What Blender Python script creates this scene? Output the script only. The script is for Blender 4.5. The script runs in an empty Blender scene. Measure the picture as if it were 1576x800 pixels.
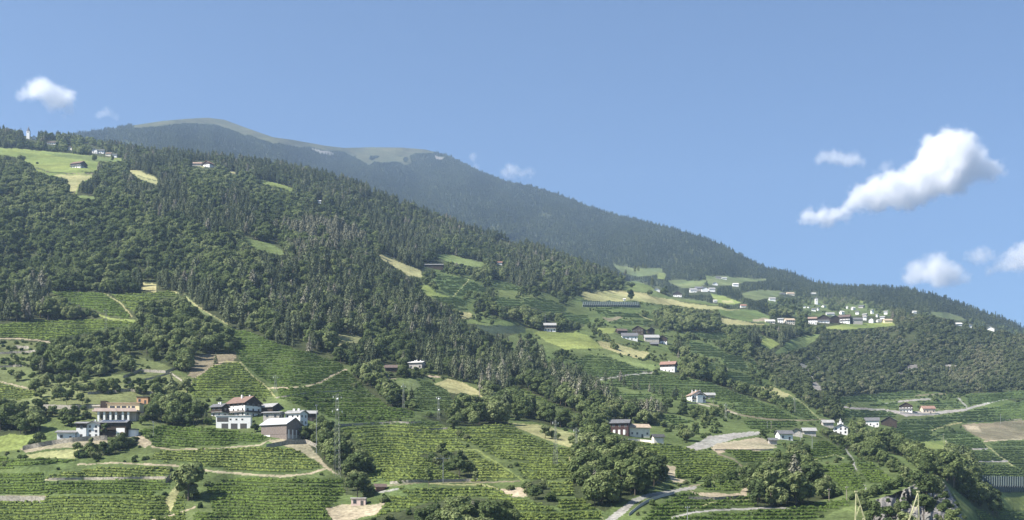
import bpy, math, random
import numpy as np
from mathutils import Vector, Matrix
R = math.radians
rng = np.random.default_rng(7)
random.seed(7)
SC = bpy.context.scene
COL = SC.collection
# ------------------------------------------------------------------ camera
F = 1900.0            # focal length in photo pixels (photo is 1576 wide)
CX, HY = 788.0, 800.0 # principal column and horizon row of the photo
cam = bpy.data.cameras.new('camera')
cam.sensor_width = 36.0
cam.lens = 36.0 * F / 1576.0
cam.shift_y = (HY - 400.0) / 1576.0
cam.clip_start = 1.0
cam.clip_end = 60000.0
camo = bpy.data.objects.new('camera', cam)
camo.location = (0, 0, 0)
camo.rotation_euler = (R(90), 0, 0)
COL.objects.link(camo)
SC.camera = camo
# ------------------------------------------------------------------ light
SUN_EL, SUN_AZ = 46.0, 246.0      # azimuth clockwise from +y (view direction): sun on the left, a little behind the camera
w = bpy.data.worlds.new('World'); SC.world = w; w.use_nodes = True
nt = w.node_tree
bg = nt.nodes['Background']
sky = nt.nodes.new('ShaderNodeTexSky'); sky.sky_type = 'NISHITA'; sky.sun_disc = False
sky.sun_elevation = R(SUN_EL); sky.sun_rotation = R(SUN_AZ)
sky.altitude = 600; sky.air_density = 1.0; sky.dust_density = 0.9; sky.ozone_density = 6.5
nt.links.new(sky.outputs[0], bg.inputs[0]); bg.inputs[1].default_value = 0.060
sun = bpy.data.lights.new('sun', 'SUN'); sun.energy = 5.0; sun.angle = R(0.53); sun.color = (1.0, 0.95, 0.87)
suno = bpy.data.objects.new('sun', sun)
sd = Vector((math.sin(R(SUN_AZ))*math.cos(R(SUN_EL)), math.cos(R(SUN_AZ))*math.cos(R(SUN_EL)), math.sin(R(SUN_EL))))
suno.rotation_euler = sd.to_track_quat('Z', 'Y').to_euler(); suno.location = sd*3000
COL.objects.link(suno)
vs = SC.view_settings
vs.view_transform = 'Standard'; vs.look = 'None'; vs.exposure = 1.2; vs.gamma = 1.0; vs.use_curve_mapping = False
cy = SC.cycles
cy.max_bounces = 12; cy.diffuse_bounces = 2; cy.glossy_bounces = 1; cy.transmission_bounces = 1
cy.volume_bounces = 11; cy.transparent_max_bounces = 6; cy.use_denoising = True
cy.caustics_reflective = False; cy.caustics_refractive = False
cy.volume_step_rate = 1.0; cy.volume_max_steps = 128
SC.render.use_persistent_data = False

# ------------------------------------------------------------------ helpers
def interp_line(pts):
    a = np.array(pts, float)
    return lambda x: np.interp(x, a[:, 0], a[:, 1])

def make_noise(seed, cell, oct=3, pers=0.5):
    """tileable value noise of two coordinates, about -1..1"""
    g = np.random.default_rng(seed)
    tabs = [g.uniform(-1, 1, (64, 64)) for _ in range(oct)]
    def fn(x, y):
        x = np.asarray(x, float); y = np.asarray(y, float); out = 0; amp = 1; c = cell; tot = 0
        for t in tabs:
            u = x/c; v = y/c; i = np.floor(u).astype(int); j = np.floor(v).astype(int)
            fu = u-i; fv = v-j; fu = fu*fu*(3-2*fu); fv = fv*fv*(3-2*fv)
            a = t[i % 64, j % 64]; b = t[(i+1) % 64, j % 64]; cc = t[i % 64, (j+1) % 64]; dd = t[(i+1) % 64, (j+1) % 64]
            out = out + amp*((a*(1-fu)+b*fu)*(1-fv)+(cc*(1-fu)+dd*fu)*fv); tot += amp
            amp *= pers; c /= 2.0
        return out/tot*1.5
    return fn

# ------------------------------------------------------------------ materials
def mat(name, col, rough=0.8, var=0.0, scale=1.0, spec=0.2, metal=0.0, bump=0.0, col2=None, detail=4.0):
    m = bpy.data.materials.new(name); m.use_nodes = True
    n = m.node_tree.nodes; l = m.node_tree.links
    b = n['Principled BSDF']
    b.inputs['Roughness'].default_value = rough
    b.inputs['Specular IOR Level'].default_value = spec
    b.inputs['Metallic'].default_value = metal
    if var > 0 or col2:
        tc = n.new('ShaderNodeTexCoord')
        no = n.new('ShaderNodeTexNoise'); no.inputs['Scale'].default_value = scale; no.inputs['Detail'].default_value = detail
        l.new(tc.outputs['Object'], no.inputs['Vector'])
        mx = n.new('ShaderNodeMix'); mx.data_type = 'RGBA'
        c2 = col2 if col2 else tuple(c*(1-var) for c in col)
        mx.inputs[6].default_value = (*c2, 1); mx.inputs[7].default_value = (*(tuple(min(1, c*(1+var)) for c in col) if not col2 else col), 1)
        mr = n.new('ShaderNodeMapRange'); mr.inputs[1].default_value = 0.3; mr.inputs[2].default_value = 0.7
        l.new(no.outputs[0], mr.inputs[0]); l.new(mr.outputs[0], mx.inputs[0]); l.new(mx.outputs[2], b.inputs['Base Color'])
        if bump > 0:
            bp = n.new('ShaderNodeBump'); bp.inputs['Strength'].default_value = bump; bp.inputs['Distance'].default_value = 0.3
            l.new(no.outputs[0], bp.inputs['Height']); l.new(bp.outputs[0], b.inputs['Normal'])
    else:
        b.inputs['Base Color'].default_value = (*col, 1)
    return m

def leaf_mat(name, dark, light, third, instancer=True, trans=0.32):
    """foliage: colour varies from tree to tree (tint) and from clump to clump (noise in the tree's own space)"""
    m = bpy.data.materials.new(name); m.use_nodes = True
    n = m.node_tree.nodes; l = m.node_tree.links
    for x in list(n): n.remove(x)
    out = n.new('ShaderNodeOutputMaterial')
    if instancer:
        at = n.new('ShaderNodeAttribute'); at.attribute_type = 'INSTANCER'; at.attribute_name = 'tint'; src = at.outputs['Fac']
    else:
        at = n.new('ShaderNodeObjectInfo'); src = at.outputs['Random']
    tc = n.new('ShaderNodeTexCoord')
    no = n.new('ShaderNodeTexNoise'); no.inputs['Scale'].default_value = 0.9; no.inputs['Detail'].default_value = 3.0
    l.new(tc.outputs['Object'], no.inputs['Vector'])
    cr = n.new('ShaderNodeValToRGB'); e = cr.color_ramp.elements
    e[0].color = (*dark, 1); e[0].position = 0.05; e[1].color = (*third, 1); e[1].position = 1.0
    k = e.new(0.6); k.color = (*light, 1)
    l.new(src, cr.inputs[0])
    hs = n.new('ShaderNodeHueSaturation')
    mr = n.new('ShaderNodeMapRange'); mr.inputs[1].default_value = 0.3; mr.inputs[2].default_value = 0.7
    mr.inputs[3].default_value = 0.55; mr.inputs[4].default_value = 1.6
    l.new(no.outputs[0], mr.inputs[0]); l.new(mr.outputs[0], hs.inputs['Value']); l.new(cr.outputs[0], hs.inputs['Color'])
    di = n.new('ShaderNodeBsdfDiffuse'); tr = n.new('ShaderNodeBsdfTranslucent'); ms = n.new('ShaderNodeMixShader')
    ms.inputs[0].default_value = trans
    l.new(hs.outputs[0], di.inputs[0]); l.new(hs.outputs[0], tr.inputs[0])
    l.new(di.outputs[0], ms.inputs[1]); l.new(tr.outputs[0], ms.inputs[2]); l.new(ms.outputs[0], out.inputs[0])
    return m

# ------------------------------------------------------------------ mesh builder
class MB:
    def __init__(s): s.v = []; s.f = []; s.mi = []
    def quad(s, a, b, c, d, mi=0):
        k = len(s.v); s.v += [tuple(a), tuple(b), tuple(c), tuple(d)]; s.f.append((k, k+1, k+2, k+3)); s.mi.append(mi)
    def poly(s, pts, mi=0):
        k = len(s.v); s.v += [tuple(p) for p in pts]; s.f.append(tuple(range(k, k+len(pts)))); s.mi.append(mi)
    def box(s, x0, x1, y0, y1, z0, z1, mi=0):
        k = len(s.v)
        s.v += [(x0,y0,z0),(x1,y0,z0),(x1,y1,z0),(x0,y1,z0),(x0,y0,z1),(x1,y0,z1),(x1,y1,z1),(x0,y1,z1)]
        for q in ((0,3,2,1),(4,5,6,7),(0,1,5,4),(1,2,6,5),(2,3,7,6),(3,0,4,7)):
            s.f.append(tuple(k+i for i in q)); s.mi.append(mi)
    def prism(s, prof, axis, a, b, mi=0):
        """profile of (u, z) pairs extruded along the other horizontal axis from a to b"""
        k = len(s.v); n = len(prof)
        for t in (a, b):
            for (u, z) in prof: s.v.append((u, t, z) if axis == 'y' else (t, u, z))
        s.f.append(tuple(k+i for i in range(n))); s.mi.append(mi)
        s.f.append(tuple(k+n+i for i in reversed(range(n)))); s.mi.append(mi)
        for i in range(n):
            j = (i+1) % n; s.f.append((k+i, k+n+i, k+n+j, k+j)); s.mi.append(mi)
    def tube(s, p, q, r0, r1=None, n=6, mi=0):
        r1 = r0 if r1 is None else r1
        p = Vector(p); q = Vector(q); d = (q-p).normalized()
        u = d.orthogonal().normalized(); w = d.cross(u); k = len(s.v)
        for c, r in ((p, r0), (q, r1)):
            for i in range(n):
                a = 2*math.pi*i/n; s.v.append(tuple(c+u*(r*math.cos(a))+w*(r*math.sin(a))))
        for i in range(n):
            j = (i+1) % n; s.f.append((k+i, k+j, k+n+j, k+n+i)); s.mi.append(mi)
        s.f.append(tuple(k+i for i in reversed(range(n)))); s.mi.append(mi)
        s.f.append(tuple(k+n+i for i in range(n))); s.mi.append(mi)
    def sphere(s, c, r, mi=0, nu=10, nv=7, sq=(1, 1, 1), jit=0):
        k = len(s.v)
        for j in range(nv+1):
            t = math.pi*j/nv
            for i in range(nu):
                a = 2*math.pi*i/nu; rr = r*(1+random.uniform(-jit, jit))
                s.v.append((c[0]+rr*sq[0]*math.sin(t)*math.cos(a), c[1]+rr*sq[1]*math.sin(t)*math.sin(a), c[2]+rr*sq[2]*math.cos(t)))
        for j in range(nv):
            for i in range(nu):
                i2 = (i+1) % nu; s.f.append((k+j*nu+i, k+(j+1)*nu+i, k+(j+1)*nu+i2, k+j*nu+i2)); s.mi.append(mi)
    def mesh(s, name, mats):
        me = bpy.data.meshes.new(name); me.from_pydata(s.v, [], s.f)
        for m in (mats if isinstance(mats, (list, tuple)) else [mats]): me.materials.append(m)
        if any(s.mi): me.polygons.foreach_set('material_index', np.array(s.mi, dtype=np.int32))
        me.update(); return me
    def build(s, name, mats, parent=None, label=None):
        o = bpy.data.objects.new(name, s.mesh(name, mats)); COL.objects.link(o)
        if parent: o.parent = parent
        if label: o['label'] = label
        return o

def np_mesh(name, verts, quads, mats, mi=None, smooth=False):
    me = bpy.data.meshes.new(name)
    verts = np.ascontiguousarray(verts, dtype=np.float32); quads = np.ascontiguousarray(quads, dtype=np.int32)
    n = quads.shape[1]
    me.vertices.add(len(verts)); me.vertices.foreach_set('co', verts.ravel())
    me.loops.add(quads.size); me.loops.foreach_set('vertex_index', quads.ravel())
    me.polygons.add(len(quads)); me.polygons.foreach_set('loop_start', np.arange(0, quads.size, n, dtype=np.int32))
    for m in mats: me.materials.append(m)
    if mi is not None: me.polygons.foreach_set('material_index', np.ascontiguousarray(mi, dtype=np.int32))
    if smooth: me.polygons.foreach_set('use_smooth', np.ones(len(quads), bool))
    me.update(calc_edges=True)
    return me

def tag(o, label=None, cat=None, group=None, kind=None):
    if label: o['label'] = label
    if cat: o['category'] = cat
    if group: o['group'] = group
    if kind: o['kind'] = kind
    return o
def empty(name, loc, rz=0.0, label=None, cat=None, group=None):
    o = bpy.data.objects.new(name, None); COL.objects.link(o); o.location = loc; o.rotation_euler = (0, 0, rz)
    o.empty_display_size = 1.0
    return tag(o, label, cat, group)
def copy_tree(o, parent=None):
    c = o.copy(); COL.objects.link(c); c.parent = parent
    for ch in list(o.children): copy_tree(ch, c)
    return c

# ------------------------------------------------------------------ terrain: where the slope stands
FP = [(-350,850,560),(-350,700,700),(-350,500,1050),(-350,300,1600),(-350,195,2500),
(0,850,520),(400,850,480),(800,850,450),(1200,850,430),(1330,850,430),(1420,850,420),(1480,850,500),(1560,850,760),(1700,850,800),(1930,850,850),
(0,800,560),(200,800,540),(400,800,520),(600,800,500),(800,800,480),(1000,800,470),(1200,800,490),(1330,800,500),(1420,800,480),(1480,800,580),(1560,800,880),
(0,740,610),(300,740,590),(550,740,570),(800,740,570),(960,745,560),(1100,745,590),(1250,740,620),(1400,735,580),(1440,735,620),(1500,740,850),(1576,735,1080),(1930,735,1150),
(0,660,700),(150,665,680),(370,655,690),(600,660,720),(800,660,740),(970,670,790),(1100,680,780),(1250,680,850),(1350,675,1050),(1450,680,1250),(1576,670,1380),(1930,670,1450),
(0,600,800),(200,600,790),(420,590,820),(700,610,880),(800,600,1000),(1000,600,1120),(1083,612,1080),(1200,620,1130),(1290,640,1180),(1350,640,1380),(1400,625,1520),(1576,605,1680),(1930,600,1700),
(0,500,1000),(200,480,1050),(350,500,1000),(520,510,1050),(700,510,1250),(845,500,1480),(1000,520,1470),(1030,560,1300),(1150,560,1480),(1250,560,1780),(1400,560,1850),(1576,560,1880),(1930,560,1950),
(0,400,1250),(300,400,1250),(500,400,1320),(700,420,1650),(850,430,1820),(1000,460,1950),(1100,480,1980),(1200,503,1960),(1290,494,2150),(1290,512,1960),(1400,510,2030),(1410,490,2200),(1500,505,2200),(1576,518,2250),(1930,600,1760),
(0,300,1550),(120,256,1850),(300,300,1620),(318,255,2100),(500,330,1720),(600,350,1880),(700,380,2000),
(0,202,2500),(45,212,2450),(150,224,2500),(200,232,2400),(300,242,2300),(400,252,2350),(530,277,2350),(700,343,2350),(870,395,2350),(950,425,2300),(1040,458,2250),(1180,486,2180),(1290,482,2350),(1380,484,2350)]
MP = [(-350,240,4000),(0,240,3900),(130,205,5600),(320,180,6200),(440,213,6200),(520,227,7000),(650,228,7000),(740,265,6600),(780,278,6500),(900,315,6000),(1000,340,5500),(1100,368,5000),
(200,240,4300),(350,262,4100),(500,290,4400),(600,320,4300),(560,250,6300),(700,290,5800),(800,380,4300),(850,330,5500),(900,400,4000),(1000,400,4200),(1060,400,4200),
(985,430,3500),(1060,440,3100),(1100,443,3000),(1100,470,2500),(1180,460,2850),(1180,490,2400),(1258,470,2850),(1290,484,2500),(1350,478,2800),(1380,490,2500),(1450,490,2900),(1576,530,3000),(1930,600,2900),
(1180,409,4400),(1150,430,3600),(1280,437,4300),(1250,455,3400),(1400,443,4000),(1400,465,3300),(1500,470,3900),(1576,500,3800),(1930,590,3700)]
PXG = np.arange(-400, 1981, 10.0); PYG = np.arange(160, 871, 5.0)
def rbf_table(P):
    P = np.array(P, float); X = P[:, :2].copy(); X[:, 1] *= 2.0; n = len(X)
    d = np.linalg.norm(X[:, None]-X[None], axis=2)
    A = np.zeros((n+3, n+3)); A[:n, :n] = -d + 6.0*np.eye(n); A[:n, n] = 1; A[:n, n+1:] = X/1000; A[n, :n] = 1; A[n+1:, :n] = (X/1000).T
    b = np.zeros(n+3); b[:n] = np.log(P[:, 2]); s = np.linalg.solve(A, b)
    gx, gy = np.meshgrid(PXG, PYG); Q = np.stack([gx.ravel(), gy.ravel()*2.0], 1); out = np.empty(len(Q))
    for i in range(0, len(Q), 4000):
        q = Q[i:i+4000]; out[i:i+4000] = -np.linalg.norm(q[:, None]-X[None], axis=2)@s[:n]+s[n]+(q/1000)@s[n+1:]
    return np.exp(out.reshape(gx.shape))
def blur(T, k=2):
    for _ in range(k):
        P_ = np.pad(T, 1, mode='edge')
        T = (P_[:-2,1:-1]+P_[2:,1:-1]+P_[1:-1,:-2]+P_[1:-1,2:]+2*T)/6
    return T
def finish(T, nz, amp, mind):
    gx, gy = np.meshgrid(PXG, PYG)
    T = blur(T, 3)
    T = T*(1+amp*nz(gx, gy*1.7))
    for j in range(len(PYG)-2, -1, -1): T[j] = np.maximum(T[j], T[j+1]*(1+mind))   # farther as the row climbs
    return blur(T, 1)
TF = finish(rbf_table(FP), make_noise(3, 90, 3), 0.026, 0.0035)
TM = finish(rbf_table(MP), make_noise(5, 130, 4, 0.7), 0.085, 0.004)
def lut(T, px, py):
    u = np.clip((np.asarray(px, float)-PXG[0])/10.0, 0, len(PXG)-1.001); v = np.clip((np.asarray(py, float)-PYG[0])/5.0, 0, len(PYG)-1.001)
    i = u.astype(int); j = v.astype(int); fu = u-i; fv = v-j
    return (T[j,i]*(1-fu)+T[j,i+1]*fu)*(1-fv)+(T[j+1,i]*(1-fu)+T[j+1,i+1]*fu)*fv
RIDGE = interp_line([(-350,192),(0,203),(45,210),(110,215),(150,222),(200,232),(300,242),(400,252),(460,262),(530,278),(600,307),(700,346),(800,376),(870,399),(925,416),(950,430),(975,434),(1000,439),(1040,458),(1100,468),(1150,478),(1180,485),(1230,484),(1290,482),(1380,483),(1400,487),(1450,492),(1500,502),(1576,518),(1930,590)])
SKYL = interp_line([(-350,215),(0,222),(80,214),(120,206),(160,200),(200,193.5),(250,186),(290,182.5),(320,181),(345,184),(380,197),(420,211),(450,215),(500,224),(530,227.5),(570,226.5),(620,227),(655,230),(690,239),(740,264),(780,279),(820,287),(860,299),(900,315),(950,331),(1000,343),(1040,353),(1080,365),(1110,376),(1150,398),(1180,412),(1220,421),(1250,433),(1285,441),(1330,440),(1400,446),(1440,456),(1490,472),(1540,490),(1576,505),(1700,540),(1930,600)])
def P3(px, py, d):
    px = np.asarray(px, float); return np.stack([(px-CX)/F*d, d+0*px, (HY-np.asarray(py, float))/F*d], -1)
def gF(px, py): return P3(px, py, lut(TF, px, py))
def gM(px, py): return P3(px, py, lut(TM, px, py))
def ground(px, py):
    """point of the visible ground seen at this place of the photo"""
    g = gF(px, py) if py >= RIDGE(px) else gM(px, py)
    return Vector([float(c) for c in g])
# ------------------------------------------------------------------ land use, traced as outlines of the real plots
CLS = dict(scrub=0, forest=1, mead=2, dry=3, lush=4, vine=5, soil=6, road=7, rock=8, alpine=9, terrace=10, vine2=11, netg=12, bare=13, pasture=14)
ALB = {0:(.098,.128,.046),1:(.055,.066,.030),2:(.185,.225,.070),3:(.300,.290,.140),4:(.130,.170,.062),5:(.070,.095,.034),6:(.34,.29,.20),7:(.30,.285,.255),
       8:(.215,.205,.185),9:(.088,.092,.048),10:(.125,.145,.060),11:(.078,.110,.042),12:(.045,.065,.040),13:(.20,.175,.115), 14:(.125,.155,.066)}
X0, Y0, W_, H_ = -20, 170, 1620, 690
CM = np.zeros((H_, W_), np.uint8)      # land use
TZ = np.zeros((H_, W_), np.uint8)      # tree cover: 0 none, 1 broadleaf, 2 conifer, 3 mixed, 4 scattered bushes, 5 mountain spruce, 6 low oak wood, 7 loose broadleaf
def inside(poly, xs, ys):
    poly = np.array(poly, float); r = np.zeros(xs.shape, bool); n = len(poly)
    for i in range(n):
        x1, y1 = poly[i]; x2, y2 = poly[(i+1) % n]
        if y1 == y2: continue
        c = ((ys >= min(y1, y2)) & (ys < max(y1, y2)) & (xs < (x2-x1)*(ys-y1)/(y2-y1)+x1)); r ^= c
    return r
wob1 = make_noise(21, 14, 2); wob2 = make_noise(22, 14, 2)
GX, GY = np.meshgrid(np.arange(W_)+X0+0.5, np.arange(H_)+Y0+0.5)
WX = GX+1.6*wob1(GX, GY); WY = GY+1.2*wob2(GX, GY)
def mask(poly, wob=True):
    p = np.array(poly, float); a = max(0, int(p[:,0].min()-X0-4)); b = min(W_, int(p[:,0].max()-X0+5)); c = max(0, int(p[:,1].min()-Y0-4)); d = min(H_, int(p[:,1].max()-Y0+5))
    m = np.zeros((H_, W_), bool)
    if b <= a or d <= c: return m
    m[c:d, a:b] = inside(poly, (WX if wob else GX)[c:d, a:b], (WY if wob else GY)[c:d, a:b]); return m
def area(cls, poly, tz=0):
    m = mask(poly); CM[m] = CLS[cls]
    if tz is not None: TZ[m] = tz
def path(pts, w, cls='road', tz=0):
    p = np.array(pts, float); w = np.broadcast_to(np.array(w, float)*(.66 if cls in ('soil', 'dry', 'bare') else .85), (len(p),))
    for (x1, y1), (x2, y2), w1, w2 in zip(p[:-1], p[1:], w[:-1], w[1:]):
        dx, dy = x2-x1, y2-y1; L2 = dx*dx+dy*dy+1e-9
        a = max(0, int(min(x1,x2)-X0-6)); b = min(W_, int(max(x1,x2)-X0+7)); c = max(0, int(min(y1,y2)-Y0-6)); d = min(H_, int(max(y1,y2)-Y0+7))
        if b <= a or d <= c: continue
        gx = GX[c:d,a:b]+0.5*wob1(GX[c:d,a:b], GY[c:d,a:b]); gy = GY[c:d,a:b]+0.5*wob2(GX[c:d,a:b], GY[c:d,a:b])
        t = np.clip(((gx-x1)*dx+(gy-y1)*dy)/L2, 0, 1); m = np.hypot(gx-x1-t*dx, gy-y1-t*dy) < (w1+(w2-w1)*t)/2
        CM[c:d,a:b][m] = CLS[cls]
        if tz is not None: TZ[c:d,a:b][m] = tz
# base cover
CM[:] = CLS['scrub']; TZ[:] = 4
area('forest', [(-30,165),(1700,165),(1700,640),(1576,620),(1490,606),(1400,600),(1290,612),(1230,600),(1100,530),(1050,480),(960,445),(880,470),(700,560),(0,560),(-30,560)], 3)
# far mountain
mm = GY < RIDGE(GX); CM[mm] = CLS['forest']; TZ[mm] = 5
area('alpine', [(205,196),(215,180),(350,170),(400,190),(460,205),(500,215),(520,224),(535,233),(505,231),(480,226),(455,224),(430,221),(400,214),(380,209),(355,198),(332,192),(300,189),(262,191),(232,194)])
area('alpine', [(512,222),(560,218),(660,222),(668,236),(640,234),(630,239),(633,250),(622,253),(607,247),(590,250),(575,248),(568,254),(555,246),(538,238)])
area('rock', [(478,228),(492,231),(505,233),(516,239),(505,240),(490,236)]); area('rock', [(670,240),(683,242),(682,247),(672,246)])
area('pasture', [(943,406),(962,410),(975,412),(1020,413),(1018,419),(1000,424),(980,425),(955,419)], 0); area('mead', [(1012,420),(1025,420),(1022,428),(1010,428)])
area('pasture', [(1024,432),(1060,431),(1088,431),(1082,438),(1068,443),(1050,443),(1036,438)], 0)
area('pasture', [(1085,424),(1115,425),(1135,427),(1180,429),(1178,432),(1150,433),(1130,438),(1110,440),(1090,437)], 7)
area('pasture', [(1140,452),(1160,446),(1200,448),(1206,453),(1195,458),(1165,461),(1146,459)], 0)
area('mead', [(1092,452),(1115,455),(1140,466),(1130,468),(1105,466)], 0)
area('dry', [(1110,462),(1126,462),(1130,466),(1112,466)], 0)
area('mead', [(1318,464),(1325,462),(1335,468),(1328,470)], 0); area('scrub', [(1330,474),(1400,478),(1380,483),(1340,482)], 7)
area('pasture', [(1430,481),(1450,479),(1470,484),(1488,492),(1470,493),(1445,489)], 0)
area('scrub', [(1180,462),(1230,460),(1310,462),(1370,476),(1385,486),(1300,486),(1230,486),(1185,484)], 7)
rg = (CM == CLS['alpine']) & (make_noise(47, 16, 3)(GX, GY*2) > .30) & (GY > np.interp(GX, [200,320,440,520,660], [203,190,222,238,240])); TZ[rg] = 5; CM[rg] = CLS['forest']
# conifer belts in the near massif
CP = [[(380,420),(440,385),(560,378),(600,405),(650,450),(680,480),(760,525),(840,560),(900,585),(1000,620),(1060,655),(1000,658),(940,645),(880,625),(830,600),(760,610),(720,590),(640,570),(560,545),(510,530),(450,500),(400,470)],
      [(190,225),(300,236),(400,246),(460,256),(530,272),(700,340),(870,393),(930,410),(955,435),(900,428),(860,415),(800,400),(740,388),(690,378),(600,350),(520,325),(450,300),(400,282),(330,262),(240,250)],
      [(-20,200),(130,212),(110,226),(-20,228)]]
for c in CP: TZ[mask(c) & (GY >= RIDGE(GX))] = 2
for c in [[(-20,255),(60,262),(110,300),(160,300),(240,290),(330,300),(420,330),(560,345),(600,400),(560,378),(440,385),(370,400),(370,470),(300,440),(200,440),(60,440),(-20,480)]]:
    m = mask(c) & (TZ == 3); TZ[m] = 1
area('forest', [(190,300),(290,285),(420,330),(540,355),(570,380),(480,385),(430,372),(360,375),(250,345)], 3)
# upper left meadows
area('mead', [(-20,226),(0,227),(50,231),(100,236),(150,240),(192,243),(190,247),(150,249),(152,263),(125,264),(146,269),(140,275),(124,282),(118,298),(106,297),(104,276),(80,270),(52,262),(50,252),(15,240),(-20,236)])
area('lush', [(60,234),(150,241),(190,245),(150,249),(100,243)], 0); area('dry', [(80,268),(146,270),(135,276),(120,284),(117,298),(108,297),(104,276)], 0)
path([(70,264),(112,267),(150,268)], 1.5, 'bare'); path([(48,256),(80,265),(112,268)], 1.5, 'forest')
area('dry', [(196,261),(215,263),(240,274),(246,281),(243,284),(225,281),(206,270)], 0); path([(205,268),(225,275),(243,279)],1.2,'forest')
area('lush', [(117,301),(150,301),(148,306),(121,306)], 0); area('terrace', [(48,328),(90,335),(112,345),(108,350),(70,345)], 4); path([(95,335),(108,343)],2,'bare')
area('dry', [(300,250),(316,256),(312,259),(300,255)], 0); area('dry', [(346,262),(362,265),(372,270),(358,268)], 0)
area('mead', [(400,275),(425,282),(455,290),(456,296),(428,289),(402,280)], 0)
area('lush', [(372,364),(395,369),(420,377),(440,386),(441,392),(418,390),(395,382),(376,374)], 0)
area('dry', [(580,391),(600,393),(612,402),(635,411),(648,416),(652,428),(628,424),(608,412),(590,400)], 0)
area('lush', [(670,389),(700,393),(722,398),(748,406),(742,412),(715,408),(685,400),(672,395)], 0)
area('scrub', [(670,415),(760,430),(830,450),(900,455),(912,500),(840,505),(730,490),(690,470),(650,445),(655,430)], 7)
area('vine2', [(672,421),(700,424),(735,436),(752,446),(745,450),(722,445),(715,455),(695,456),(680,445),(672,432)]); path([(697,457),(708,445),(722,431)], 1.5, 'dry')
area('mead', [(640,438),(660,440),(672,450),(690,455),(696,462),(672,462),(660,455),(648,447)]); area('vine2', [(665,456),(700,458),(720,462),(715,470),(690,468),(670,462)])
area('vine2', [(758,430),(785,435),(803,444),(800,449),(775,446),(755,440)]); area('vine2', [(806,458),(850,462),(872,473),(868,483),(830,478),(805,467)])
area('dry', [(700,476),(722,480),(732,488),(710,489)]); area('dry', [(755,480),(765,481),(766,490),(757,489)])
area('lush', [(712,491),(760,492),(809,498),(795,501),(740,500),(715,497)]); area('netg', [(730,500),(809,501),(808,512),(760,514),(740,508)])
area('mead', [(820,512),(840,508),(880,509),(905,516),(928,536),(900,536),(870,538),(840,525)]); area('mead', [(915,503),(948,505),(945,513),(925,513)])
# middle meadows
area('dry', [(893,449),(915,447),(960,447),(985,450),(1020,459),(1055,466),(1110,473),(1150,478),(1120,479),(1060,473),(1010,467),(975,462),(940,465),(900,463)])
area('lush', [(962,434),(975,432),(1000,439),(1012,449),(1040,459),(1080,463),(1112,471),(1060,466),(1010,457),(985,449),(958,446)]); area('netg', [(893,462),(980,465),(986,473),(903,472)])
area('vine2', [(912,474),(1010,474),(1000,480),(995,490),(960,488),(920,485)]); area('lush', [(930,475),(1010,476),(1000,481),(940,480)])
area('bare', [(925,489),(960,488),(950,494),(935,494)]); area('vine2', [(940,494),(985,491),(1060,498),(1072,506),(1030,504),(980,501),(940,499)]); path([(978,480),(990,488),(1010,494),(1040,500)], 2, 'dry')
area('lush', [(1105,477),(1165,477),(1181,486),(1178,497),(1140,493),(1108,485)]); area('dry', [(1106,489),(1140,493),(1178,500),(1168,506),(1130,508),(1110,498)]); area('terrace', [(1125,500),(1175,501),(1160,512),(1130,512)], 4)
area('vine2', [(1070,504),(1090,500),(1120,515),(1122,521),(1085,521),(1068,515)]); area('vine2', [(1028,518),(1045,519),(1075,526),(1076,533),(1045,533),(1028,528)]); area('dry', [(1010,534),(1040,535),(1055,540),(1050,545),(1020,541)])
area('scrub', [(1040,505),(1100,530),(1160,550),(1200,600),(1260,640),(1300,660),(1200,660),(1100,600),(1050,560),(1000,540),(1010,500)], 7)
area('dry', [(918,525),(945,527),(1000,543),(992,552),(960,546),(928,536)])
area('lush', [(1176,484),(1186,486),(1186,503),(1176,500)]); area('mead', [(1170,512),(1182,520),(1200,529),(1188,538),(1172,530)]); area('lush', [(1190,545),(1210,526),(1240,515),(1267,515),(1262,528),(1232,537),(1200,547)])
area('mead', [(1262,505),(1300,499),(1372,495),(1380,501),(1345,505),(1290,508)])
area('soil', [(1160,490),(1185,490),(1182,495),(1160,494)])
# slopes with vines, centre right
area('vine2', [(884,556),(903,545),(925,547),(960,556),(1000,568),(1010,574),(965,578),(930,583),(905,577)]); area('lush', [(935,545),(965,548),(1005,560),(1008,572),(975,562),(945,553)])
area('vine2', [(925,589),(960,578),(1012,571),(1060,580),(1112,590),(1105,594),(1050,597),(1010,601),(985,600),(950,593)]); path([(920,585),(950,579),(1005,573)], 2.5, 'road')
area('vine2', [(1008,604),(1060,597),(1110,593),(1132,600),(1167,618),(1150,621),(1105,616),(1060,612),(1012,612)]); area('vine2', [(1115,622),(1167,618),(1200,630),(1226,645),(1180,646),(1140,637)])
area('vine2', [(1143,647),(1225,648),(1222,656),(1180,661),(1150,659)]); area('dry', [(1160,597),(1185,594),(1215,606),(1212,612),(1190,611),(1172,604)]); area('vine2', [(1188,613),(1216,611),(1240,627),(1262,648),(1232,642),(1208,629)])
area('vine2', [(1115,570),(1150,575),(1187,592),(1160,596),(1130,588),(1118,580)]); area('vine2', [(1085,556),(1110,560),(1108,572),(1085,566)]); path([(1115,573),(1122,565),(1133,558)], 2, 'road')
for p in ([(760,455),(800,461),(812,475),(770,478)], [(862,480),(905,486),(912,500),(872,496)], [(930,603),(1000,606),(1012,613),(965,614)], [(1060,524),(1100,533),(1132,551),(1090,550),(1062,540)], [(1102,540),(1140,548),(1155,572),(1120,568)],
  [(560,640),(640,645),(690,652),(640,656),(560,654)], [(1010,640),(1040,640),(1070,650),(1040,655)], [(690,470),(720,473),(735,478),(700,476)], [(950,505),(985,508),(1000,513),(960,514)], [(1150,552),(1180,560),(1195,580),(1165,572)]): area('vine2', p)
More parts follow.
